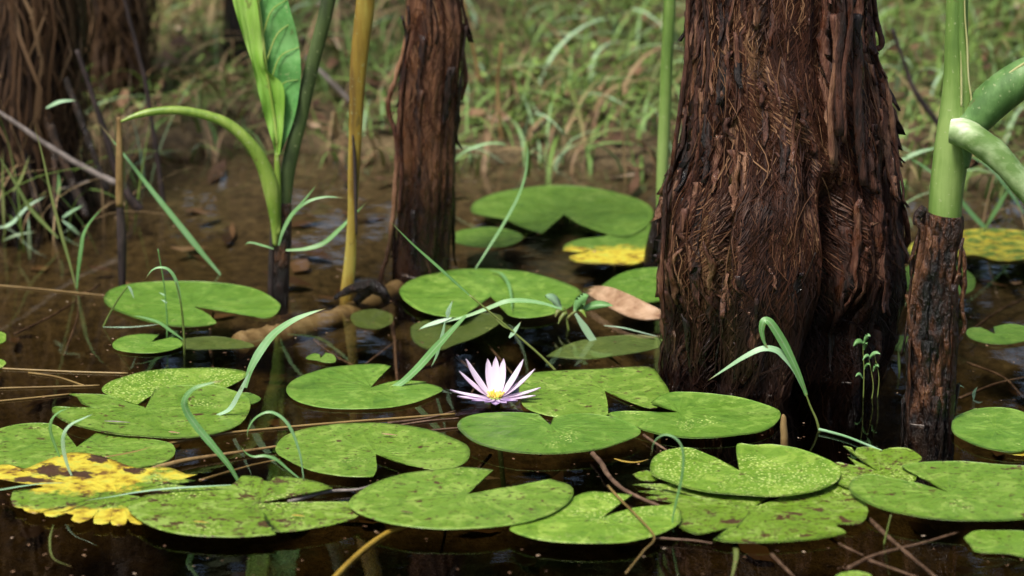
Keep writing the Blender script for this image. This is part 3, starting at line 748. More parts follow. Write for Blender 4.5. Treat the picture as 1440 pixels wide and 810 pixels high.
# the big one
YB = YW(556) + .125
bigp = [(0, 982, 1220), (60, 976, 1222), (100, 972, 1234), (150, 967, 1248), (200, 962, 1254), (240, 950, 1256), (270, 936, 1260), (300, 930, 1262), (350, 929, 1266), (400, 934, 1264), (440, 941, 1256), (480, 939, 1250), (520, 936, 1238), (556, 938, 1222)]
sb = trunk_fn(bigp, YB, 3.2, ridge=(.135, 7), seed=3.1, fissures=((-HP + .34, -.3, .255, .12, .55), (-HP + .58, -.3, .12, .30, .34), (-HP - .62, -.1, .25, .05, .18), (-HP - 1.0, -.3, .13, .12, .32), (-HP + 1.0, -.3, .35, .05, .16), (-HP - .2, .25, .6, .04, .12), (-HP + .12, .20, .34, .07, .20), (-HP + .75, .1, .7, .04, .14)))
bb = V(1100, 556, YB); bb.z = 0
big = thing('tree_trunk', bb, 'massive dark shaggy trunk with fibrous peeling bark rising from the water', 'tree trunk')
trunk_body(sb, big, 'bark', -.30, 3.2, .55, 260, 240)
inf = lambda a, z: abs(a + HP - .34) < .20 and z < .30
strips(sb, big, 'bark_strip', 120, .16, .66, 5, (.004, .016), (.07, .26), .011, (-HP + .45, HP * .6), inf)      # the long hanging rags on the right
strips(sb, big, 'bark_strip', 75, .05, .64, 6, (.004, .015), (.05, .20), .009, (-math.pi, -HP - .45), None)
strips(sb, big, 'bark_strip', 50, .03, .62, 7, (.004, .016), (.03, .11), .007, (-HP - .6, -HP + .5), inf)
strips(sb, big, 'bark_strip', 40, .08, .70, 8, (.010, .030), (.06, .22), .010, (HP * .2, math.pi), None)
def fs_mat(r):
    a = -HP + r.gauss(-.25, .42); z = r.uniform(.0, .62)
    swirl = 1.3 * fbm(a * 1.6 + 4, z * 7, 2.2) + .55 * math.sin(z * 16 + a * 2)
    return a, z, swirl, r.uniform(.018, .06), r.uniform(.001, .006)
fibres(sb, big, 'fibre', 9000, fs_mat, 41, .0010)
def fs_all(r):
    return r.uniform(-math.pi, math.pi), r.uniform(.02, .75), r.gauss(0, .28), r.uniform(.03, .12), r.uniform(.001, .010)
fibres(sb, big, 'fibre', 6000, fs_all, 42, .0011)
def strand(t, pts, Y, w, mat, name='hanging_root', dy=0.0, seed=1):
    q = [V(x, y, Y + dy * i / max(1, len(pts) - 1)) for i, (x, y) in enumerate(pts)]
    q = spline(q, 8); n = len(q); r = random.Random(seed)
    rad = [w * mpp(Y) * .5 * (1 + .45 * fbm(i * .35, seed)) for i in range(n)]
    v, f = tube_geo(q, rad, 7, .5, 160)
    return mk(name, v, f, M[mat], t)
strand(big, [(972, -60), (968, 0), (966, 60), (964, 95), (952, 185), (944, 240), (936, 262), (935, 300), (933, 340), (930, 385), (932, 435), (936, 455)], YB - .05, 7, 'bark_strip', seed=2)
strand(big, [(984, -40), (996, 60), (994, 120), (990, 160)], YB - .125, 5, 'bark_strip', seed=3)
strand(big, [(1226, -40), (1231, 20), (1240, 60), (1233, 70)], YB, 8, 'bark_strip', seed=4)
strand(big, [(1222, 40), (1232, 90), (1246, 130), (1256, 200), (1262, 280)], YB - .01, 13, 'bark_strip', seed=5)
strand(big, [(1147, 355), (1130, 395), (1112, 415), (1098, 445), (1092, 470)], YB - .14, 3, 'fibre_tan', 'hanging_root', seed=6)
for i, (x0, y0, x1, y1) in enumerate(((1180, 0, 1182, 190), (1192, 5, 1187, 200), (1172, 60, 1170, 230), (1203, 60, 1215, 260))):
    strand(big, [(x0, y0 - 40), (x0 + 4, y0 + 30), ((x0 + x1) / 2 - 3, (y0 + y1) / 2), (x1, y1)], YB - .115 + .02 * (i == 3), (14, 9, 10, 14, 11)[i], 'bark_strip', 'bark_cord', seed=10 + i)
# the thin one
YM = YW(392) + .035
thp = [(0, 572, 646), (40, 572, 652), (80, 568, 650), (140, 564, 645), (200, 562, 641), (260, 561, 640), (320, 560, 637), (360, 558, 634), (392, 556, 632)]
st = trunk_fn(thp, YM, 2.6, ridge=(.12, 5), seed=8.3, fissures=((-HP + .55, -.1, .7, .08, .12), (-HP - .7, -.1, .2, .14, .22), (-HP + .85, .0, .2, .09, .2)))
tb = V(592, 392, YM); tb.z = 0
thin = thing('tree_trunk', tb, 'slender reddish brown trunk with peeling bark flaps and dangling roots', 'tree trunk')
trunk_body(st, thin, 'bark_thin', -.25, 2.6, .6, 120, 170)
strips(st, thin, 'bark_thin', 48, .05, .62, 15, (.006, .018), (.03, .13), .007)
fibres(st, thin, 'fibre', 900, lambda r: (r.uniform(-math.pi, math.pi), r.uniform(.02, .65), r.gauss(0, .3), r.uniform(.02, .06), .004), 43, .0010)
strand(thin, [(577, -20), (570, 60), (556, 110), (546, 150), (558, 200), (556, 260), (551, 320), (546, 355), (538, 380), (534, 398)], YM - .01, 7, 'bark_strip', seed=21)
strand(thin, [(590, 20), (578, 60), (566, 120), (561, 180), (565, 240), (561, 300)], YM - .02, 6, 'bark_strip', seed=22)
strand(thin, [(643, 0), (648, 60), (655, 110), (648, 140)], YM + .02, 7, 'bark_strip', seed=23)
# shaggy trunk on the bank at the back left
YL = YW(300) + .10
lp = [(0, -70, 112), (80, -70, 112), (160, -75, 108), (220, -82, 110), (262, -88, 114), (300, -95, 122)]
sl = trunk_fn(lp, YL, 2.8, bot=-.12, ridge=(.08, 7), seed=12.0)
lb = V(15, 300, YL); lb.z = 0
lef = thing('tree_trunk', lb, 'dark trunk hung with straight brown fibres on the far shore', 'tree trunk')
trunk_body(sl, lef, 'bark_back', -.12, 2.8, .6, 120, 100)
fibres(sl, lef, 'fibre_tan', 1300, lambda r: (r.uniform(-math.pi, math.pi), r.uniform(.16, .9), r.gauss(.03, .09), r.uniform(.10, .34), r.uniform(.005, .04)), 44, .0040)
strips(sl, lef, 'bark_back', 30, .1, .7, 16, (.006, .02), (.08, .3), .012)
for i, (pts, w) in enumerate((([(60, 150), (82, 210), (104, 262), (122, 305)], 12), ([(25, 160), (38, 230), (56, 300)], 10), ([(92, 110), (118, 180), (150, 268)], 9), ([(-10, 170), (-6, 240), (6, 305)], 11), ([(72, 190), (78, 250), (74, 312)], 8), ([(45, 180), (25, 240), (20, 310)], 7))):
    strand(lef, pts, YL - .075, w, 'bark_back', 'prop_root', -.07, seed=50 + i)
YL2 = 5.05
sl2 = trunk_fn([(0, 125, 185), (80, 128, 182), (150, 125, 186), (195, 118, 195)], YL2, 2.5, bot=-.05, ridge=(.07, 6), seed=14.0)
lb2 = V(155, 195, YL2); lb2.z = 0
lef2 = thing('tree_trunk', lb2, 'pale trunk veiled in tan grassy fibres behind the dark crooked sticks', 'tree trunk')
trunk_body(sl2, lef2, 'bark_back', -.05, 2.5, .6, 90, 80)
fibres(sl2, lef2, 'fibre_tan', 2200, lambda r: (r.uniform(-math.pi, math.pi), r.uniform(.08, .9), r.gauss(0, .10), r.uniform(.12, .34), r.uniform(.01, .075)), 45, .0034)
YL3 = 5.2
sl3 = trunk_fn([(0, 318, 372), (80, 322, 368), (140, 324, 368), (172, 318, 374)], YL3, 2.4, bot=-.02, ridge=(.05, 6), seed=16.0)
lb3 = V(345, 172, YL3); lb3.z = 0
lef3 = thing('tree_trunk', lb3, 'narrow plain brown trunk on the bank behind the folded arum leaf', 'tree trunk')
trunk_body(sl3, lef3, 'bark_back', -.02, 2.4, .6, 80, 70)
strips(sl3, lef3, 'bark_back', 12, .1, .6, 17, (.006, .016), (.06, .2), .006)

# ------------------------------------------------------------------ arum plants and stalks
def stalk_part(t, name, pts, Ys, ws, mat, seg=16, rough=0.0, rs=60, flat=1.0, n=8):
    Yl = Ys if isinstance(Ys, (list, tuple)) else [Ys] * len(pts)
    q = [(*V(x, y, yy), w * mpp(yy) * .5) for (x, y), yy, w in zip(pts, Yl, ws)]
    q = spline(q, n)
    v, f = tube_geo([p[:3] for p in q], [max(.0003, p[3]) for p in q], seg, rough, rs, flat)
    return mk(name, v, f, M[mat], t)
# rotting stalk with the green stem and two leaf stalks
YR = YW(600) + .028
rb = V(1305, 600, YR); rb.z = 0
arum = thing('arum_plant', rb, 'thick green arum stem growing from a black rotting base, one leaf stalk broken', 'plant')
q = [(*V(x, y, YR), w * mpp(YR) * .5) for (x, y, w) in ((1304, 700, 68), (1304, 600, 66), (1306, 560, 68), (1309, 500, 64), (1311, 450, 62), (1314, 400, 60), (1319, 350, 58), (1325, 318, 55), (1328, 300, 50))]
q = spline(q, 16)
v, f = tube_geo([p[:3] for p in q], [p[3] for p in q], 72, .42, 75)
mk('rotting_base', v, f, M['rotten'], arum)
rq = [p for p in q]
def rsurf(a, z):
    zs = [p[2] for p in rq]; cx = np.interp(z, zs, [p[0] for p in rq]); r = np.interp(z, zs, [p[3] for p in rq])
    r = r * (1 + .1 * fbm(math.cos(a) * 3, math.sin(a) * 3, z * 14))
    return Vector((cx + math.cos(a) * r, YR + math.sin(a) * r, z)), r
strips(rsurf, arum, 'rotten', 26, .02, .235, 18, (.006, .016), (.03, .13), .006, name='sheath_strip')
stalk_part(arum, 'stem', [(1328, 312), (1331, 270), (1337, 220), (1341, 180), (1344, 120), (1345, 60), (1346, 0), (1347, -120), (1350, -500)], YR, [47, 47, 49, 46, 36, 32, 30, 29, 20], 'stalk', 28, .03, 30)
stalk_part(arum, 'leaf_sheath', [(1358, 205), (1358, 170), (1357, 120), (1353, 60), (1352, 10), (1351, -60)], YR - .012, [12, 18, 15, 12, 10, 4], 'stalk', 14)
stalk_part(arum, 'sheath_edge', [(1361, 150), (1366, 140), (1362, 110), (1360, 60), (1357, 20), (1356, -40)], YR - .016, [2.5, 3, 3, 3, 2.5, 1.5], 'edge_cream', 8)
stalk_part(arum, 'sheath_edge', [(1352, 150), (1352, 110), (1351, 72)], YR - .023, [3, 3, .6], 'edge_cream', 8)
stalk_part(arum, 'leaf_stalk', [(1345, 232), (1352, 196), (1368, 170), (1392, 145), (1420, 122), (1450, 104), (1500, 80), (1580, 50), (1700, 25), (1830, 50), (1920, 130)], [YR, YR - .002, YR - .006, YR - .010, YR - .015, YR - .02, YR - .03, YR - .05, YR - .08, YR - .1, YR - .12], [36, 42, 50, 54, 54, 52, 48, 40, 26, 14, 3], 'petiole', 24)
stalk_part(arum, 'leaf_stalk_edge', [(1357, 183), (1370, 154), (1392, 130), (1420, 103), (1450, 84), (1500, 58)], [YR - .012, YR - .018, YR - .023, YR - .028, YR - .033, YR - .04], [3, 4, 4, 4, 4, 3], 'edge_cream', 8)
bp = stalk_part(arum, 'broken_leaf_stalk', [(1336, 184), (1352, 186), (1372, 196), (1400, 216), (1425, 244), (1450, 275), (1490, 340)], [YR - .030, YR - .033, YR - .037, YR - .042, YR - .047, YR - .05, YR - .055], [33, 39, 40, 38, 35, 32, 14], 'petiole_torn', 22, .16, 60)
strand(arum, [(1350, 345), (1356, 365), (1356, 400), (1352, 430), (1357, 455), (1352, 472), (1344, 484)], YR - .01, 7, 'rotten', 'dangling_root', seed=31)
strand(arum, [(1341, 400), (1343, 480), (1340, 545), (1337, 590), (1337, 640)], YR - .022, 9, 'bark_thin', 'dangling_root', seed=32)
strand(arum, [(1296, 296), (1290, 310), (1298, 330), (1291, 380), (1283, 440), (1281, 500)], YR - .01, 10, 'rotten', 'dangling_root', seed=33)
stalk_part(arum, 'leaf_scar', [(1288, 316), (1291, 304), (1297, 296), (1302, 298)], YR - .005, [8, 13, 13, 6], 'bark_thin', 12, .5, 160)

def meniscus_glint(t, surf, a0, a1, w, seed):  # pale tube standing in for the meniscus highlight at the waterline
    q = []
    for i in range(40):
        a = a0 + (a1 - a0) * i / 39; p, r_ = surf(a, .0); nr = Vector((math.cos(a), math.sin(a), 0))
        p = p + nr * (.002 + .002 * abs(fbm(i * .3, seed))); p.z = .0006; q.append(p)
    v, f = tube_geo(q, [w * (.35 + .9 * abs(fbm(i * .4, seed + 5))) for i in range(40)], 6, 0, 40, .5)
    mk('glint_line', v, f, M['twig_grey'], t)
meniscus_glint(arum, rsurf, -HP - 1.0, -HP + 1.1, .0016, 1)
meniscus_glint(big, sb, -HP - .55, -HP + .15, .0017, 2)
meniscus_glint(big, sb, -HP + .75, -HP + 1.2, .0012, 3)
meniscus_glint(thin, st, -HP - .9, -HP + .9, .0013, 4)
# arum with the folded bright leaf
YA = YW(402)
ab = V(392, 402, YA); ab.z = 0
ar2 = thing('arum_plant', ab, 'young arum with folded lime edged leaf and a drooping leaf stalk', 'plant')
stalk_part(ar2, 'base', [(393, 440), (394, 400), (397, 350), (399, 310), (400, 285)], YA, [24, 25, 24, 22, 18], 'rotten', 20, .25, 70)
stalk_part(ar2, 'dead_base', [(381, 440), (381, 400), (382, 350), (384, 300)], YA - .004, [9, 9, 8, 5], 'twig_dark', 12, .3, 80)
stalk_part(ar2, 'dark_leaf_stalk', [(399, 320), (402, 260), (410, 215), (424, 160), (437, 100), (450, 50), (462, 0), (476, -80)], YA, [18, 21, 21, 20, 20, 20, 20, 18], 'stalk_dark', 18, 0, 60, .6)
stalk_part(ar2, 'leaf_stalk', [(387, 345), (387, 310), (381, 265), (368, 228), (347, 197), (318, 173), (285, 161), (250, 155), (215, 157), (190, 163), (170, 171)], [YA - .01 - .004 * i for i in range(11)], [7, 15, 23, 20, 17, 15, 13, 12, 11, 8, 3], 'stalk_lime', 18)
stalk_part(ar2, 'shoot', [(391, 330), (391, 280), (390, 240), (389, 215)], YA - .014, [8, 9, 9, 6], 'stalk_lime', 12)
# leaf blade: rows of (left edge, midrib, right edge) as a shallow trough
def leaf_blade(t, rows, Y, mat, name, bulge=.012, lean=0.0):
    rr = spline([(a[0], a[1], m[0], m[1], c[0], c[1]) for a, m, c in rows], 8)
    vs = []; fs = []; nb = 11; n = len(rr)
    for i, q in enumerate(rr):
        yy = Y + lean * i / n
        for k in range(nb):
            s = k / (nb - 1)
            if s < .5: u = s / .5; x = q[0] + (q[2] - q[0]) * u; y = q[1] + (q[3] - q[1]) * u
            else: u = (s - .5) / .5; x = q[2] + (q[4] - q[2]) * u; y = q[3] + (q[5] - q[3]) * u
            d = yy + bulge * (1 - abs(s - .5) * 2) ** .8 + .002 * math.sin(i * .55) * (abs(s - .5) * 2) + .0015 * math.sin(s * 20 + i * .5)
            vs.append(V(x, y, d))
    b = len(vs); vs += [v_ + Vector((0, .0007, 0)) for v_ in vs]
    for i in range(n - 1):
        for k in range(nb - 1):
            p = i * nb + k; ff = [p, p + 1, p + nb + 1, p + nb]; fs.append(ff); fs.append([x + b for x in ff[::-1]])
    return mk(name, vs, fs, M[mat], t)
leaf = leaf_blade(ar2, [((300, -160), (345, -160), (385, -150)), ((316, -70), (350, -72), (396, -70)), ((328, 0), (359, 0), (405, 0)), ((343, 50), (366, 50), (418, 50)), ((354, 85), (371, 90), (423, 95)), ((364, 125), (378, 130), (420, 135)), ((375, 165), (386, 165), (412, 172)), ((387, 215), (391, 215), (394, 218))], YA - .012, 'arum_leaf', 'leaf', .012)
leaf_blade(leaf, [((299, -160), (318, -160), (346, -160)), ((314, -70), (328, -70), (352, -72)), ((327, 0), (340, 0), (361, 0)), ((342, 52), (352, 50), (368, 52)), ((354, 88), (362, 92), (373, 95)), ((363, 128), (376, 116), (398, 121)), ((373, 168), (388, 150), (399, 166)), ((383, 200), (392, 190), (396, 198)), ((387, 218), (390, 216), (393, 218))], YA - .019, 'arum_leaf_lit_lime', 'rolled_margin', .008)
for (x0, y0, x1, y1, x2, y2) in ((383, 150, 398, 118, 420, 112), (379, 120, 394, 80, 421, 66), (374, 88, 390, 48, 414, 30), (369, 52, 382, 15, 406, -2), (362, 10, 376, -25, 400, -40), (364, 112, 358, 84, 352, 76)):
    stalk_part(leaf, 'side_vein', [(x0, y0), (x1, y1), (x2, y2)], YA - .0105, [2.2, 1.8, 1.0], 'stalk_lime', 6)
stalk_part(leaf, 'midrib', [(345, -160), (352, -70), (362, 0), (370, 60), (374, 95), (380, 130), (387, 175), (390, 218)], YA - .013, [3, 4, 5, 5, 4, 4, 4, 3], 'stalk_lime', 8)
# dying yellow stalk
YY = YW(418)
yb = V(487, 418, YY); yb.z = 0
ys_ = thing('dying_stalk', yb, 'limp yellow brown stalk standing beside the slender peeling trunk', 'stalk')
stalk_part(ys_, 'stem', [(484, 440), (487, 415), (492, 370), (495, 310), (497, 250), (500, 180), (503, 110), (508, 50), (514, 0), (522, -120)], YY, [16, 19, 17, 14, 17, 20, 23, 26, 27, 24], 'stalk_yellow', 16, .12, 50, .5)
stalk_part(ys_, 'dark_rib', [(501, 330), (500, 280), (499, 230), (496, 190)], YY - .006, [3, 5, 5, 2], 'twig_dark', 8)
stalk_part(ys_, 'collapsed_sheath', [(470, 420), (488, 409), (505, 404), (520, 400), (528, 410)], YY - .02, [5, 12, 15, 12, 4], 'rotten', 12, .6, 140)
stalk_part(ys_, 'root_lump', [(500, 425), (512, 412), (525, 405), (538, 412), (545, 425)], YY - .01, [12, 16, 18, 16, 12], 'bark_thin', 12, .5, 100)
# green stem behind the big trunk
YG = YW(372)
gb = V(918, 372, YG); gb.z = 0
gs = thing('green_stem', gb, 'upright pale green stem with brown foot beside the massive trunk', 'plant stem')
stalk_part(gs, 'stem', [(930, 310), (931, 250), (934, 180), (937, 100), (940, 40), (942, 0), (946, -140)], YG, [15, 16, 17, 17, 17, 17, 14], 'stalk', 14)
stalk_part(gs, 'foot', [(914, 395), (917, 370), (922, 340), (927, 312), (930, 290)], YG, [22, 24, 24, 21, 14], 'bark_thin', 14, .25, 60)

# ------------------------------------------------------------------ grass blades, stems and twigs over the water
def place(pts, base=None, mode='v', dy=0.0, z=.006, Y=None):
    if mode == 'w': return [P(x, y, z) for (x, y) in pts]
    if mode == 'b': return [P(x, y, z) for (x, y) in pts]
    yb_ = Y if Y is not None else YW(base if base is not None else max(p[1] for p in pts))
    n = len(pts) - 1
    return [V(x, y, yb_ + dy * i / n) for i, (x, y) in enumerate(pts)]
def blade(label, pts, w, mat='blade', base=None, mode='v', dy=0.0, z=.006, group=None, name='wild_grass', cat='grass', parent=None, shape='leaf', Y=None, hint=(.1, -.7, .75), n=12):
    q = spline(place(pts, base, mode, dy, z, Y), n); m = len(q)
    W = w * .78 * mpp(q[0][1])
    wid = []
    for i in range(m):
        s = i / (m - 1)
        wid.append(W * (min(1, .35 + s * 2.2) * (1 - max(0, (s - .35) / .65) ** 1.6) + .04) if shape == 'leaf' else W)
    if mode == 'w': hint = (0.05, -.1, 1)
    v, f = ribbon_geo(q, wid, .14, hint)
    org = q[0]
    o = mk(name, v, f, M[mat], parent, None if parent is not None else tuple(org), smooth=False, attrs={'tipf': [i / (m - 1) for i in range(m) for _ in range(4)], 'rib': [k % 2 for i in range(m) for k in range(4)]})
    return o if parent is not None else tag(o, label, cat, group, 'thing')
def stem(label, pts, w, mat='straw', base=None, mode='v', dy=0.0, z=.002, group=None, name='plant_stem', cat='stem', parent=None, Y=None, taper=.6, rough=.15, seg=7, n=7):
    q = spline(place(pts, base, mode, dy, z, Y), n); m = len(q)
    rad = [max(.0004, w * mpp(q[0][1]) * .5 * (1 - (1 - taper) * i / (m - 1))) for i in range(m)]
    v, f = tube_geo(q, rad, seg, rough, 90)
    o = mk(name, v, f, M[mat], parent, None if parent is not None else tuple(q[0]))
    return o if parent is not None else tag(o, label, cat, group)

blade('broad grass blade standing on the torn pad, tip bent over open water', [(345, 545), (352, 520), (366, 494), (385, 470), (410, 452), (435, 441), (458, 434)], 15, 'blade', 560)
blade('whitish grass leaf lying from the torn pad up to the broad blade', [(300, 586), (322, 576), (335, 556), (346, 534), (352, 522)], 9, 'blade_pale', 590, dy=-.02)
blade('wide hooked grass blade rooted at the large spotted pad', [(337, 680), (322, 655), (300, 628), (278, 602), (262, 578), (260, 562), (272, 547), (295, 539), (315, 535)], 14, 'blade', 680)
blade('slim arched grass blade bending over beside the large spotted pad', [(427, 673), (422, 640), (413, 612), (402, 593), (388, 582), (374, 580), (358, 589), (349, 604), (348, 618)], 6, 'blade', 673)
blade('short curled grass blade near the notch of the large spotted pad', [(420, 672), (405, 660), (388, 646), (372, 641), (356, 642), (346, 637), (338, 627)], 6, 'blade', 673)
blade('narrow blade hooking over the heart-notched pad', [(86, 648), (78, 628), (71, 606), (73, 590), (84, 579), (101, 573)], 6, 'blade', 650)
blade('pale drooping blade rising from the yellowing pad', [(104, 676), (95, 655), (89, 630), (90, 610), (100, 597), (118, 588), (134, 581)], 7, 'blade_pale', 676)
blade('long pale blade lying across the yellowing pad from open water', [(-20, 691), (0, 689), (30, 684), (60, 680), (92, 679)], 6, 'blade_pale', mode='w', z=.011)
blade('long pale blade lying across the large spotted pad', [(325, 682), (290, 684), (240, 687), (195, 692), (160, 698), (120, 704)], 7, 'blade_pale', mode='w', z=.0135)
t = thing('grass_shoot', P(258, 489), 'thin upright grass shoot with an arched leaf beside the little slit pad', 'grass')
stem(None, [(259, 500), (259, 478), (257, 450), (253, 420), (247, 396)], 4, 'blade_olive', 489, parent=t, name='culm')
blade(None, [(257, 450), (253, 420), (247, 394), (238, 380), (226, 376), (214, 380), (204, 393)], 6, 'blade', 489, parent=t, name='leaf')
t = thing('grass_shoot', P(234, 470), 'hair thin grass stem with tiny seed husks, above the open notched pad', 'grass')
stem(None, [(235, 480), (235, 450), (233, 425), (230, 395), (222, 350)], 2.6, 'blade', 470, parent=t, name='culm')
for (x, y) in ((229, 414), (232, 424)): blade(None, [(x + 3, y + 2), (x, y), (x - 6, y - 3)], 4, 'blade_pale', 470, parent=t, name='husk')
t = thing('grass_shoot', P(146, 460), 'bent wiry grass stem folded over at the edge of the open notched pad', 'grass')
stem(None, [(145, 460), (155, 440), (168, 418), (180, 402)], 3.5, 'blade_olive', 460, parent=t, name='culm')
blade(None, [(180, 402), (184, 408), (189, 421)], 5, 'blade_pale', 460, parent=t, name='leaf')
blade('thin bluish blade floating between the open notched pad and little slit pad', [(145, 460), (185, 460), (225, 456)], 4, 'blade_pale', mode='w')
blade('bluish blade leaning against the thin upright shoot by the slit pad', [(258, 478), (240, 465), (222, 453), (200, 446), (185, 444)], 6, 'blade', 478)
# grass crossing the middle
t = thing('leaning_grass', P(779, 519), 'long leaning grass stem crossing in front of the thin trunk, with several leaves', 'grass')
stem(None, [(782, 522), (760, 500), (735, 478), (700, 448), (660, 415)], 4, 'blade_olive', 519, parent=t, name='culm')
blade(None, [(662, 417), (640, 397), (610, 370), (580, 343), (548, 311)], 6, 'blade', 519, parent=t, name='leaf')
blade(None, [(790, 435), (765, 427), (738, 423), (712, 424), (685, 434), (655, 445), (625, 453), (586, 466)], 9, 'blade', 500, parent=t, name='leaf')
blade(None, [(655, 444), (635, 465), (612, 490), (588, 517), (565, 538), (545, 548), (522, 551), (486, 558)], 14, 'blade', 545, parent=t, name='leaf')
blade(None, [(635, 447), (615, 453), (600, 458), (588, 464)], 8, 'blade_pale', 500, parent=t, name='leaf')
blade(None, [(629, 447), (631, 436), (637, 422)], 8, 'blade_pale', 500, parent=t, name='leaf')
blade(None, [(626, 452), (621, 475), (614, 500), (606, 517)], 6, 'blade_pale', 530, parent=t, name='leaf')
blade(None, [(715, 462), (706, 455), (697, 448)], 8, 'blade_olive', 519, parent=t, name='sheath')
blade(None, [(716, 475), (724, 465), (733, 452)], 8, 'blade_pale', 519, parent=t, name='leaf')
blade('curved bluish blade lying across the broad pad by the thin trunk', [(690, 380), (705, 385), (715, 400), (719, 420), (720, 440)], 7, 'blade', mode='w', z=.011)
blade('thin curling blade rising from the broad pad toward the far bank', [(666, 382), (685, 352), (708, 315), (728, 278), (739, 245), (742, 215), (739, 195)], 5, 'blade', 384, dy=.05)
blade('short curled blade at the far shore behind the curling blade', [(640, 222), (660, 210), (685, 202), (705, 202), (715, 206)], 5, 'blade', Y=4.55)
# leafy weed
def oval_leaf(parent, a, b, w, Y, mat='blade', name='leaf'):
    A, B = V(a[0], a[1], Y), V(b[0], b[1], Y - .006); q = [A + (B - A) * (i / 8) + Vector((0, 0, .004 * math.sin(i / 8 * 3.14))) for i in range(9)]
    v, f = ribbon_geo(q, [w * mpp(Y) * (math.sin(math.pi * min(1, (i / 8) * .94 + .05)) ** .8) for i in range(9)], .35, (.3, -.8, .7))
    mk(name, v, f, M[mat], parent)
YWd = YW(462)
t = thing('leafy_weed', P(802, 462), 'little weed with paired oval leaves between the broad pad and dead leaf', 'weed')
stem(None, [(800, 466), (797, 450), (796, 438), (793, 432)], 4, 'blade_olive', Y=YWd, parent=t, name='stem')
stem(None, [(797, 448), (806, 440), (815, 436)], 4, 'blade_olive', Y=YWd, parent=t, name='stem')
oval_leaf(t, (789, 435), (766, 416), 14, YWd, 'blade_pale'); oval_leaf(t, (808, 438), (828, 415), 16, YWd); oval_leaf(t, (816, 438), (862, 430), 13, YWd)
oval_leaf(t, (790, 437), (781, 446), 8, YWd, 'blade_olive'); oval_leaf(t, (798, 440), (785, 456), 7, YWd, 'blade_olive'); oval_leaf(t, (812, 436), (824, 446), 8, YWd, 'stalk_lime')
blade(None, [(809, 441), (820, 458), (835, 480), (850, 496), (876, 516)], 14, 'blade_pale', Y=YWd - .05, parent=t, name='leaf')
blade('straight pale blade floating below the dead brown leaf', [(850, 458), (875, 461), (900, 467), (928, 474)], 6, 'blade_pale', mode='w')
# shoot in front of the big trunk
t = thing('grass_shoot', P(1150, 604), 'grass shoot with two bent blades in front of the massive trunk', 'grass')
stem(None, [(1153, 609), (1148, 590), (1140, 572), (1133, 553)], 4, 'blade_olive', 604, parent=t, name='culm')
blade(None, [(1134, 556), (1123, 527), (1108, 495), (1094, 470), (1082, 453), (1074, 452), (1071, 465), (1075, 482), (1082, 492)], 17, 'blade', 604, parent=t, name='leaf')
blade(None, [(1130, 548), (1118, 522), (1104, 503), (1090, 492), (1070, 491), (1045, 503), (1020, 519), (996, 535)], 13, 'blade_pale', 604, parent=t, name='leaf')
stem('pale bluish stem floating from the foot of the two-bladed shoot', [(1152, 604), (1165, 607), (1190, 614), (1218, 625), (1240, 634)], 5, 'blade_pale', mode='w', z=.003)
blade('wiry looped grass blade arching over the bright speckled pad', [(947, 748), (946, 730), (951, 705), (958, 675), (961, 645), (957, 625), (946, 614), (932, 612), (920, 622), (915, 642)], 5, 'blade', 748)
stem('thin straw stem lying across the pale speckled pad', [(855, 683), (872, 702), (895, 725), (920, 755), (905, 775), (880, 806)], 4, 'straw', mode='w', z=.0125)
stem('crooked brown twig lying between the flower pad and eaten pad', [(832, 636), (846, 652), (855, 668), (875, 687), (900, 700), (928, 712)], 8, 'twig_brown', mode='w', z=.006, name='twig', cat='twig', rough=.4)
stem('thin brown twig poking from under the dark green pad', [(905, 612), (920, 622), (937, 633)], 5, 'twig_brown', mode='w', z=.004, name='twig', cat='twig')
blade('small yellow leaf sliver floating beside the crooked brown twig', [(864, 645), (878, 649), (895, 650), (912, 646)], 7, 'yellow_stem', mode='w', name='fallen_leaf', cat='leaf')
stem('golden yellow stalk arching down from the notched pad into dark water', [(572, 741), (550, 747), (528, 760), (505, 778), (480, 802), (450, 835)], 8, 'yellow_stem', mode='w', z=.001, taper=1, rough=.05)
# long petioles floating
stem('long slim tan stalk running behind the yellowing pad toward the flower', [(146, 644), (190, 636), (245, 622), (320, 609), (400, 601), (480, 594), (560, 588), (640, 582)], 4.5, 'straw', mode='w', z=.001, taper=.8)
stem('pale swollen stalk end lying beyond the rim of the yellowing pad', [(215, 660), (238, 653), (262, 647), (300, 641), (360, 632), (400, 626)], 9, 'twig_tan', mode='w', z=.004, taper=.35)
stem('bare tan stalk under the short curled blade', [(280, 676), (320, 664), (360, 653), (400, 645)], 5, 'straw', mode='w', z=-.003)
stem('pinkish dry stalk lying in the notch of the large spotted pad', [(405, 706), (430, 699), (452, 693), (475, 690), (505, 688), (530, 680)], 7, 'twig_grey', mode='w', z=.004, taper=.5)
for (a, lab) in (([(-30, 568), (0, 564), (50, 559), (100, 554)], 1), ([(-30, 548), (0, 546), (70, 544), (140, 542)], 1), ([(-20, 517), (40, 520), (110, 523), (180, 525)], 1), ([(40, 524), (80, 530), (120, 543)], 1), ([(-20, 400), (40, 405), (100, 411), (150, 416)], 1)):
    stem('thin straw stem floating straight on the dark water by the shore roots', a, 3.2, 'straw', mode='w', z=.001, taper=.9, group='straw stems floating on dark water')
for a in ([(545, 595), (600, 588), (640, 578)], [(550, 600), (600, 592), (645, 588)], [(600, 606), (640, 602), (690, 600)]):
    stem('thin reddish stem floating behind the oval mottled pad', a, 3.5, 'twig_brown', mode='w', z=.001, group='reddish stems behind the mottled pad')
stem('pale tan sunken root running out from the foot of the slender peeling trunk', [(335, 486), (385, 474), (430, 462), (480, 446), (525, 425), (570, 400)], 38, 'twig_tan', mode='w', z=-.018, name='sunken_root', cat='root', rough=.35, taper=.7, seg=14)
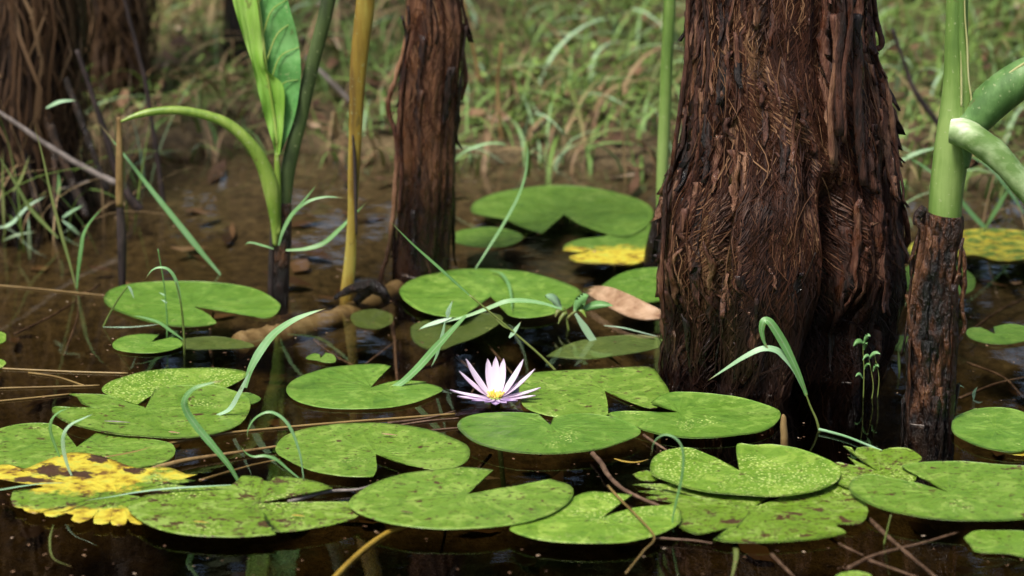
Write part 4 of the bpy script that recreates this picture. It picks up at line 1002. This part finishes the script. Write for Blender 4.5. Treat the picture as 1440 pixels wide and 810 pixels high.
# drowned stems and sticks
for a, w in (([(430, 470), (470, 500), (510, 520)], 4), ([(505, 520), (530, 500), (560, 478)], 4), ([(560, 560), (556, 500), (553, 450)], 5), ([(300, 520), (295, 480), (300, 440)], 5), ([(640, 500), (670, 530), (660, 560)], 4), ([(660, 460), (690, 490), (720, 525)], 4),
             ([(20, 470), (80, 440), (140, 400)], 4), ([(90, 500), (110, 440), (105, 400)], 4), ([(760, 640), (752, 600), (758, 560)], 4), ([(690, 640), (640, 700), (620, 780)], 5), ([(1360, 470), (1400, 440), (1440, 420)], 5), ([(1350, 560), (1400, 540), (1445, 530)], 5), ([(1360, 510), (1410, 530), (1440, 560)], 4)):
    stem('drowned brown stem under the water surface', a, w, 'twig_brown', mode='w', z=-.03, group='drowned stems below the surface', taper=.8)
for a, w in (([(1222, 730), (1260, 765), (1316, 812)], 8), ([(1168, 758), (1190, 770), (1214, 781)], 5), ([(1192, 800), (1225, 783), (1260, 773), (1300, 763), (1350, 748)], 7), ([(1222, 788), (1250, 798), (1290, 812)], 6), ([(1085, 780), (1100, 795), (1120, 815)], 7)):
    stem('brown stick just under the surface near the scalloped pad', a, w, 'twig_brown', mode='w', z=-.004, group='brown sticks under the near surface', name='twig', cat='twig', rough=.3)
stem('thin pale grass stalk standing among the brown sticks', [(1243, 766), (1247, 748), (1253, 724)], 3.5, 'blade_olive', 766)
blade('thick olive blade hanging in the water under the eaten pad', [(1022, 744), (1032, 760), (1035, 780), (1032, 800), (1025, 825)], 10, 'blade_olive', mode='w', z=-.002)
blade('fine drooping blade end trailing below the large spotted pad', [(75, 738), (70, 760), (75, 785), (100, 797)], 4, 'blade_olive', mode='w', z=-.002)
stem('wiry brown stem trailing along the rim of the eaten pad', [(920, 756), (945, 758), (975, 760), (1002, 764)], 4, 'twig_brown', mode='w', z=.004)
# stub and seedlings
t = thing('cut_stub', P(1103, 617), 'short upright brown stub beside the dark green pad', 'stub')
stalk_part(t, 'stub_body', [(1103, 640), (1103, 615), (1102, 600), (1102, 588), (1101, 583)], YW(617), [12, 11, 10, 8, 4], 'twig_tan', 12, .15, 80)
YS = YW(560)
t = thing('seedling', P(1222, 562), 'tiny green seedlings rooted at the foot of the massive trunk', 'seedling')
for (a, b, c) in (((1214, 562), (1215, 520), (1213, 484)), ((1226, 562), (1228, 540), (1222, 505)), ((1234, 560), (1236, 530), (1230, 500))):
    stem(None, [a, b, c], 2, 'blade_olive', Y=YS, parent=t, name='stem')
for a, b, w in (((1214, 483), (1200, 487), 8), ((1215, 482), (1224, 473), 7), ((1215, 492), (1219, 484), 7), ((1222, 505), (1238, 498), 6), ((1224, 503), (1213, 507), 5), ((1215, 520), (1224, 514), 5), ((1228, 522), (1236, 516), 6), ((1213, 532), (1203, 530), 5)):
    oval_leaf(t, a, b, w, YS, 'blade')
blade('small olive shoot standing in water between trunk and rotting stalk', [(1265, 530), (1264, 505), (1263, 488)], 5, 'blade_olive', 522)
t = thing('seedling', P(1368, 562), 'two pale sprouts poking from the water past the rotting stalk', 'seedling')
for pts, w in (([(1369, 562), (1370, 552), (1375, 543)], 6), ([(1342, 562), (1348, 543), (1357, 546)], 4), ([(1368, 563), (1376, 566), (1382, 565)], 4)):
    blade(None, pts, w, 'blade_pale', 562, parent=t, name='leaf')

# bits lodged on the pads
for (x, y, L, lay, mat, lab) in ((283, 733, 22, .0125, 'yellow_stem', 'small cream leaf scrap on the large spotted pad beside brown spots'), (420, 724, 18, .0125, 'yellow_stem', 'pale flake near the frayed end of the large spotted pad'), (165, 592, 36, .009, 'twig_grey', 'grey curled scrap lying on the broad torn pad'), (245, 607, 15, .009, 'dead_leaf', 'brown crumb near the front rim of the broad torn pad'), (548, 610, 22, .009, 'dead_leaf', 'tan crumb on top of the oval mottled pad'), (572, 719, 16, .0155, 'twig_brown', 'thin brown splinter on the bright notched pad')):
    blade(lab, [(x - L / 2, y), (x, y + 1), (x + L / 2, y + 2)], 6, mat, mode='w', z=lay, name='leaf_scrap', cat='leaf scrap')
# dead brown leaf
def brown_leaf():
    c = P(872, 440, .010)
    top = [(820, 405), (838, 402), (860, 404), (885, 414), (908, 425), (930, 436)]
    bot = [(820, 408), (838, 420), (858, 432), (885, 445), (908, 449), (928, 448)]
    a = spline(top, 5); b = spline(bot, 5); vs = []; fs = []; nb = 9
    for i, (p, q_) in enumerate(zip(a, b)):
        for k in range(nb):
            s = k / (nb - 1); x = p[0] + (q_[0] - p[0]) * s; y = p[1] + (q_[1] - p[1]) * s
            z = .010 + .017 * (1 - s) ** 1.2 * math.sin(math.pi * min(1, .12 + i / len(a) * .8)) + .002 * fbm(i * .3, k * .4)
            vs.append(P(x, y, z))
    n = len(a); e = len(vs); vs += [v_ - Vector((0, 0, .0012)) for v_ in vs]
    for i in range(n - 1):
        for k in range(nb - 1):
            p = i * nb + k; ff = [p, p + nb, p + nb + 1, p + 1]; fs.append(ff); fs.append([x + e for x in ff[::-1]])
    tag(mk('fallen_leaf', vs, fs, M['dead_leaf'], origin=c), 'curled dead brown leaf resting against the massive trunk', 'leaf')
brown_leaf()

# ------------------------------------------------------------------ sticks and blades near the far shore
YT = YW(290)
stem('thin dark upright stick behind the long slanting blade', [(230, 290), (222, 230), (213, 170), (205, 120), (193, 70), (180, 20), (168, -30)], 8, 'twig_dark', Y=YT, name='twig', cat='twig', rough=.4)
stem('thick blackened crooked stick leaning by the dark fibrous trunk', [(196, 296), (178, 270), (160, 230), (145, 180), (125, 120), (108, 70)], 13, 'twig_dark', Y=YT - .04, name='twig', cat='twig', rough=.5, taper=.5)
stem('brown branch slanting down from the dark fibrous trunk to the water', [(165, 258), (140, 247), (105, 228), (60, 200), (20, 172), (-30, 140)], 10, 'twig_grey', Y=YT - .08, name='twig', cat='twig', rough=.4)
stem('thin grey twig lying level under the slanting brown branch', [(125, 255), (95, 264), (50, 270), (-10, 272)], 5, 'twig_grey', Y=YT - .02, name='twig', cat='twig', rough=.3)
t = thing('reed_post', P(171, 392), 'tan reed standing on a blackened foot below the drooping leaf stalk', 'reed')
stalk_part(t, 'reed', [(168, 290), (168, 240), (168, 200), (167, 165)], YW(392), [11, 11, 9, 6], 'twig_tan', 10, .2, 80)
stalk_part(t, 'black_foot', [(172, 410), (171, 370), (170, 320), (168, 280)], YW(392), [10, 12, 12, 9], 'twig_dark', 12, .4, 80)
blade('long straight bluish blade slanting down to the water past the reed', [(310, 386), (285, 357), (255, 320), (215, 270), (180, 225), (140, 174)], 11, 'blade', 386, shape='leaf')
t = thing('grass_shoot', P(107, 404), 'forked grass shoot standing in dark water near the shore roots', 'grass')
blade(None, [(108, 406), (110, 380), (114, 350), (118, 328), (130, 308), (148, 289)], 7, 'blade', 404, parent=t, name='leaf')
blade(None, [(107, 406), (98, 370), (85, 325), (72, 275), (60, 220), (48, 175)], 6, 'blade_olive', 404, parent=t, name='leaf')
blade('olive blade leaning over the water under the slanting brown branch', [(82, 335), (62, 315), (40, 290), (20, 255), (-8, 210)], 8, 'blade_olive', 345)
for pts, w, m, lab in (([(42, 365), (41, 340), (40, 302)], 8, 'blade_pale', 'stubby pale leaf standing in the water below the leaning olive blade'),
                       ([(112, 330), (98, 318), (85, 308)], 7, 'blade_pale', 'short pale leaf drooping beside the forked grass shoot'),
                       ([(88, 306), (100, 298), (118, 288)], 6, 'blade_pale', 'short pale leaf tilting up beside the forked grass shoot'),
                       ([(-10, 322), (15, 315), (40, 290), (66, 275)], 7, 'blade_pale', 'pale wavy leaf crossing the leaning olive blade'),
                       ([(5, 338), (25, 330), (52, 326)], 5, 'blade_pale', 'small pale leaf lying level below the wavy pale leaf'),
                       ([(18, 270), (30, 250), (42, 218)], 6, 'blade_olive', 'olive leaf slanting across the level grey twig'),
                       ([(6, 330), (4, 270), (4, 208)], 5, 'blade_olive', 'upright olive leaf before the foot of the dark fibrous trunk'),
                       ([(82, 275), (83, 260), (82, 243)], 7, 'blade', 'short upright green leaf under the slanting brown branch'),
                       ([(65, 152), (85, 143), (108, 141)], 7, 'blade_pale', 'pale curved leaf held up against the dark fibrous trunk')):
    blade(lab, pts, w, m, Y=YT - .12)
t = thing('grass_shoot', P(396, 345), 'bluish grass with arching leaves round the foot of the young arum', 'grass')
for pts, w in (([(392, 345), (398, 325), (412, 300), (432, 284), (458, 277), (490, 279)], 7), ([(402, 352), (430, 350), (455, 342), (478, 322), (497, 303), (517, 283)], 9), ([(412, 298), (425, 285), (447, 258)], 4), ([(385, 350), (372, 346), (352, 341), (344, 345)], 4)):
    blade(None, pts, w, 'blade', Y=YA - .03, parent=t, name='leaf')
t = thing('grass_shoot', V(1330, 300, 4.3) * 1, 'long bluish grass leaves crossing behind the rotting stalk', 'grass')
t.location = (V(1330, 300, 4.3).x, 4.3, 0)
for pts, w in (([(1420, 350), (1400, 335), (1370, 305), (1340, 270), (1300, 235), (1255, 210)], 10), ([(1250, 235), (1290, 215), (1330, 205)], 8), ([(1380, 330), (1410, 280), (1425, 250)], 7), ([(1262, 345), (1268, 300), (1266, 240)], 7), ([(1440, 300), (1420, 270), (1390, 235), (1355, 215)], 7)):
    blade(None, pts, w, 'blade', Y=4.3, parent=t, name='leaf')
for pts, w, Y, m, lab in (([(640, 235), (690, 232), (740, 222), (790, 205), (850, 182)], 9, 4.85, 'twig_grey', 'long grey branch lying level in the bank grass behind the wide far pad'),
                          ([(560, 205), (530, 180), (500, 150), (455, 105), (430, 80)], 10, 4.9, 'twig_grey', 'grey branch slanting behind the limp yellow stalk'),
                          ([(712, 225), (704, 180), (700, 120), (706, 60)], 7, 4.8, 'twig_tan', 'thin tan twig standing upright at the shore beside the level grey branch'),
                          ([(675, 115), (668, 80), (655, 20), (650, -30)], 6, 4.9, 'twig_tan', 'thin tan twig dangling close behind the slender peeling trunk'),
                          ([(1326, 182), (1305, 155), (1285, 125), (1272, 90), (1255, 40)], 9, 4.6, 'twig_dark', 'dark twig slanting between the massive trunk and the green arum stem')):
    stem(lab, pts, w, m, Y=Y, name='twig', cat='twig', rough=.4)
print('objects', len(bpy.data.objects))
